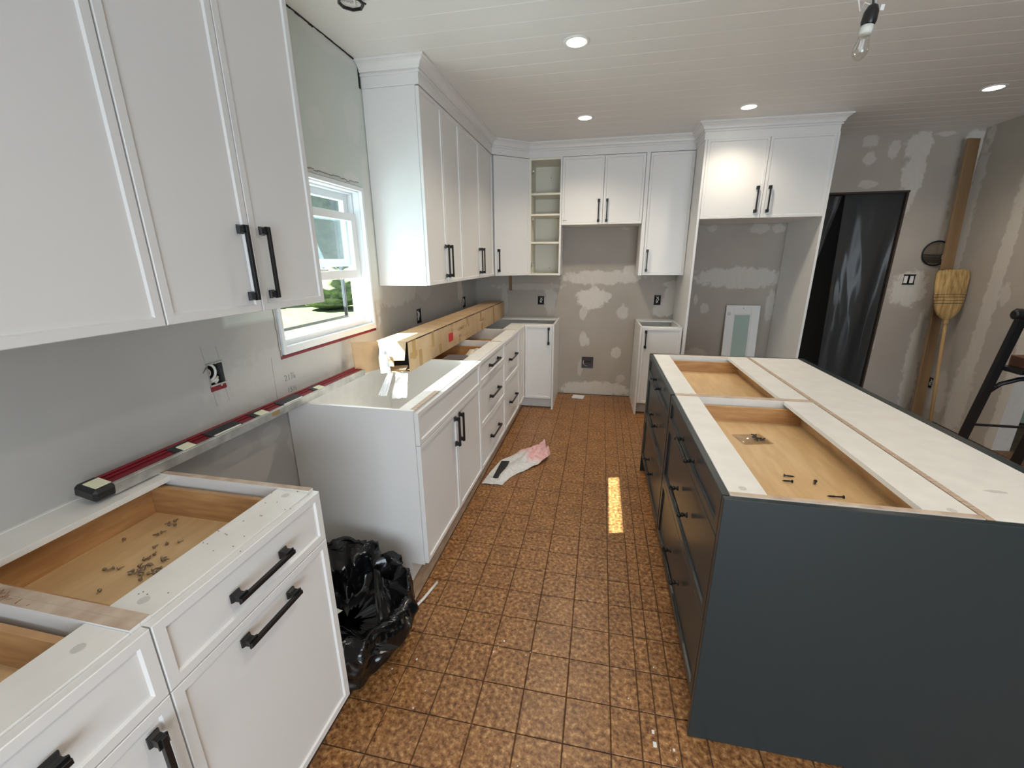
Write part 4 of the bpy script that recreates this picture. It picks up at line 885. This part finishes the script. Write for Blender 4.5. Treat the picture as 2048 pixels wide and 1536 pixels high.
for z, a in ((1.105, .1085), (1.130, .112), (1.158, .1155), (1.182, .1172)):
    b = B(); b.tube([(a * math.cos(t_), .033 * math.sin(t_), z) for t_ in np.linspace(0, 2 * PI, 33)], .0022, 5); b.obj('stitching', WIREB, r)
B().lathe([(.017, .93), (.019, .935), (.019, .965), (.017, .97)], 14).obj('ferrule', WOODH, r)
r = thing('wall_sconce', 'round black-rimmed wall sconce half hidden behind the leaning board', 'sconce', (4.345, yb(4.345) - .002, 1.517), SLY)
n = 40; R = .106
B().tube([(R * math.cos(t_), -.012, R * math.sin(t_)) for t_ in np.linspace(0, 2 * PI, n)], .006, 7).obj('rim', BLACK, r, smooth=True)
B().lathe([(R - .004, 0), (R - .004, .004)], 32, M=Matrix.Translation((0, -.004, 0)) @ Matrix.Rotation(PI / 2, 4, 'X')).obj('mirror_plate', POLY, r)
for k in range(8):
    z = -.012 - .010 * k; a = math.sqrt(max(0, R * R - z * z)) - .006; B().tube([(-a, -.014, z + .004), (0, -.024, z), (a, -.014, z + .004)], .0028, 5).obj('wire_rib', BLACK, r)
B().lathe([(.008, -.05), (.008, -.012), (.002, -.008)], 12).obj('candle', mat('ivory_candle', (.85, .80, .68), .4), r, (.048, -.030, 0))

# ------------------------------------------------------------------ step ladder and things near it
r = thing('step_ladder', 'black folding step ladder at the right edge beyond the island', 'ladder', (3.79, 3.0, 0))
def rail(a, c, w=.021, d=.016):
    a, c = Vector(a), Vector(c); b = B(); dd = (c - a).normalized(); u = Vector((1, 0, 0)); u = (u - dd * u.dot(dd)).normalized(); v = dd.cross(u)
    def ring(p): return [p + u * w + v * d, p - u * w + v * d, p - u * w - v * d, p + u * w - v * d]
    return b.rings([ring(a), ring(c)])
rail((0, .205, 0), (.01, .03, 1.16)).obj('rail', BLACKP, r); rail((.36, .205, 0), (.35, .03, 1.16)).obj('rail', BLACKP, r)
rail((-.01 + .06, -.42, 0), (.03, -.01, 1.10), .014, .012).obj('rear_leg', BLACKP, r); rail((.31, -.42, 0), (.33, -.01, 1.10), .014, .012).obj('rear_leg', BLACKP, r)
for z in (.83,):
    y = .205 - .175 * z / 1.16; B().box(.02, .34, y - .14, y + .03, z - .018, z + .008, 0, .006).obj('step', BLACKP, r)
B().tube([(.02, .15, .42), (.34, .15, .42)], .009, 8).obj('cross_bar', BLACKP, r)
b = B(); b.tube([(.015, .10, .66), (.05, .08, .72), (.12, .06, .76), (.20, .05, .775)], .014, 8); b.obj('brace', BLACKP, r, smooth=True)
B().box(-.03, .38, -.05, .08, 1.13, 1.19, 0, .02).obj('top_tray', BLACKP, r); B().lathe([(.028, 0), (.028, .03), (.02, .036)], 16, M=Matrix.Rotation(-PI / 2, 4, 'Y')).obj('knob', BLACKP, r, (-.028, 0, 1.16))
for x, y in ((0, .205), (.36, .205), (.05, -.42), (.31, -.42)): B().box(x - .03, x + .03, y - .02, y + .02, 0, .03, 0, .004).obj('foot', BLACKP, r)
tag(B().box(3.86, 4.10, 2.99, 3.10, .839, .905, 0, .004).obj('wooden_box', BRICKR), 'reddish brown wooden block lying on a ladder step', 'block')
r = thing('blue_bucket', 'blue bucket on the floor beyond the island at the right edge', 'bucket', (3.44, 2.50, .001))
B().lathe([(.10, 0), (.125, .26), (.132, .262), (.132, .275), (.118, .275), (.094, .01)], 24).obj('body', BLUE, r, smooth=True)
B().tube([(.128 * math.cos(t_), .02, .255 - .10 * math.sin(t_)) for t_ in np.linspace(0, PI, 12)], .003, 6).obj('bail_handle', STEEL, r, smooth=True)
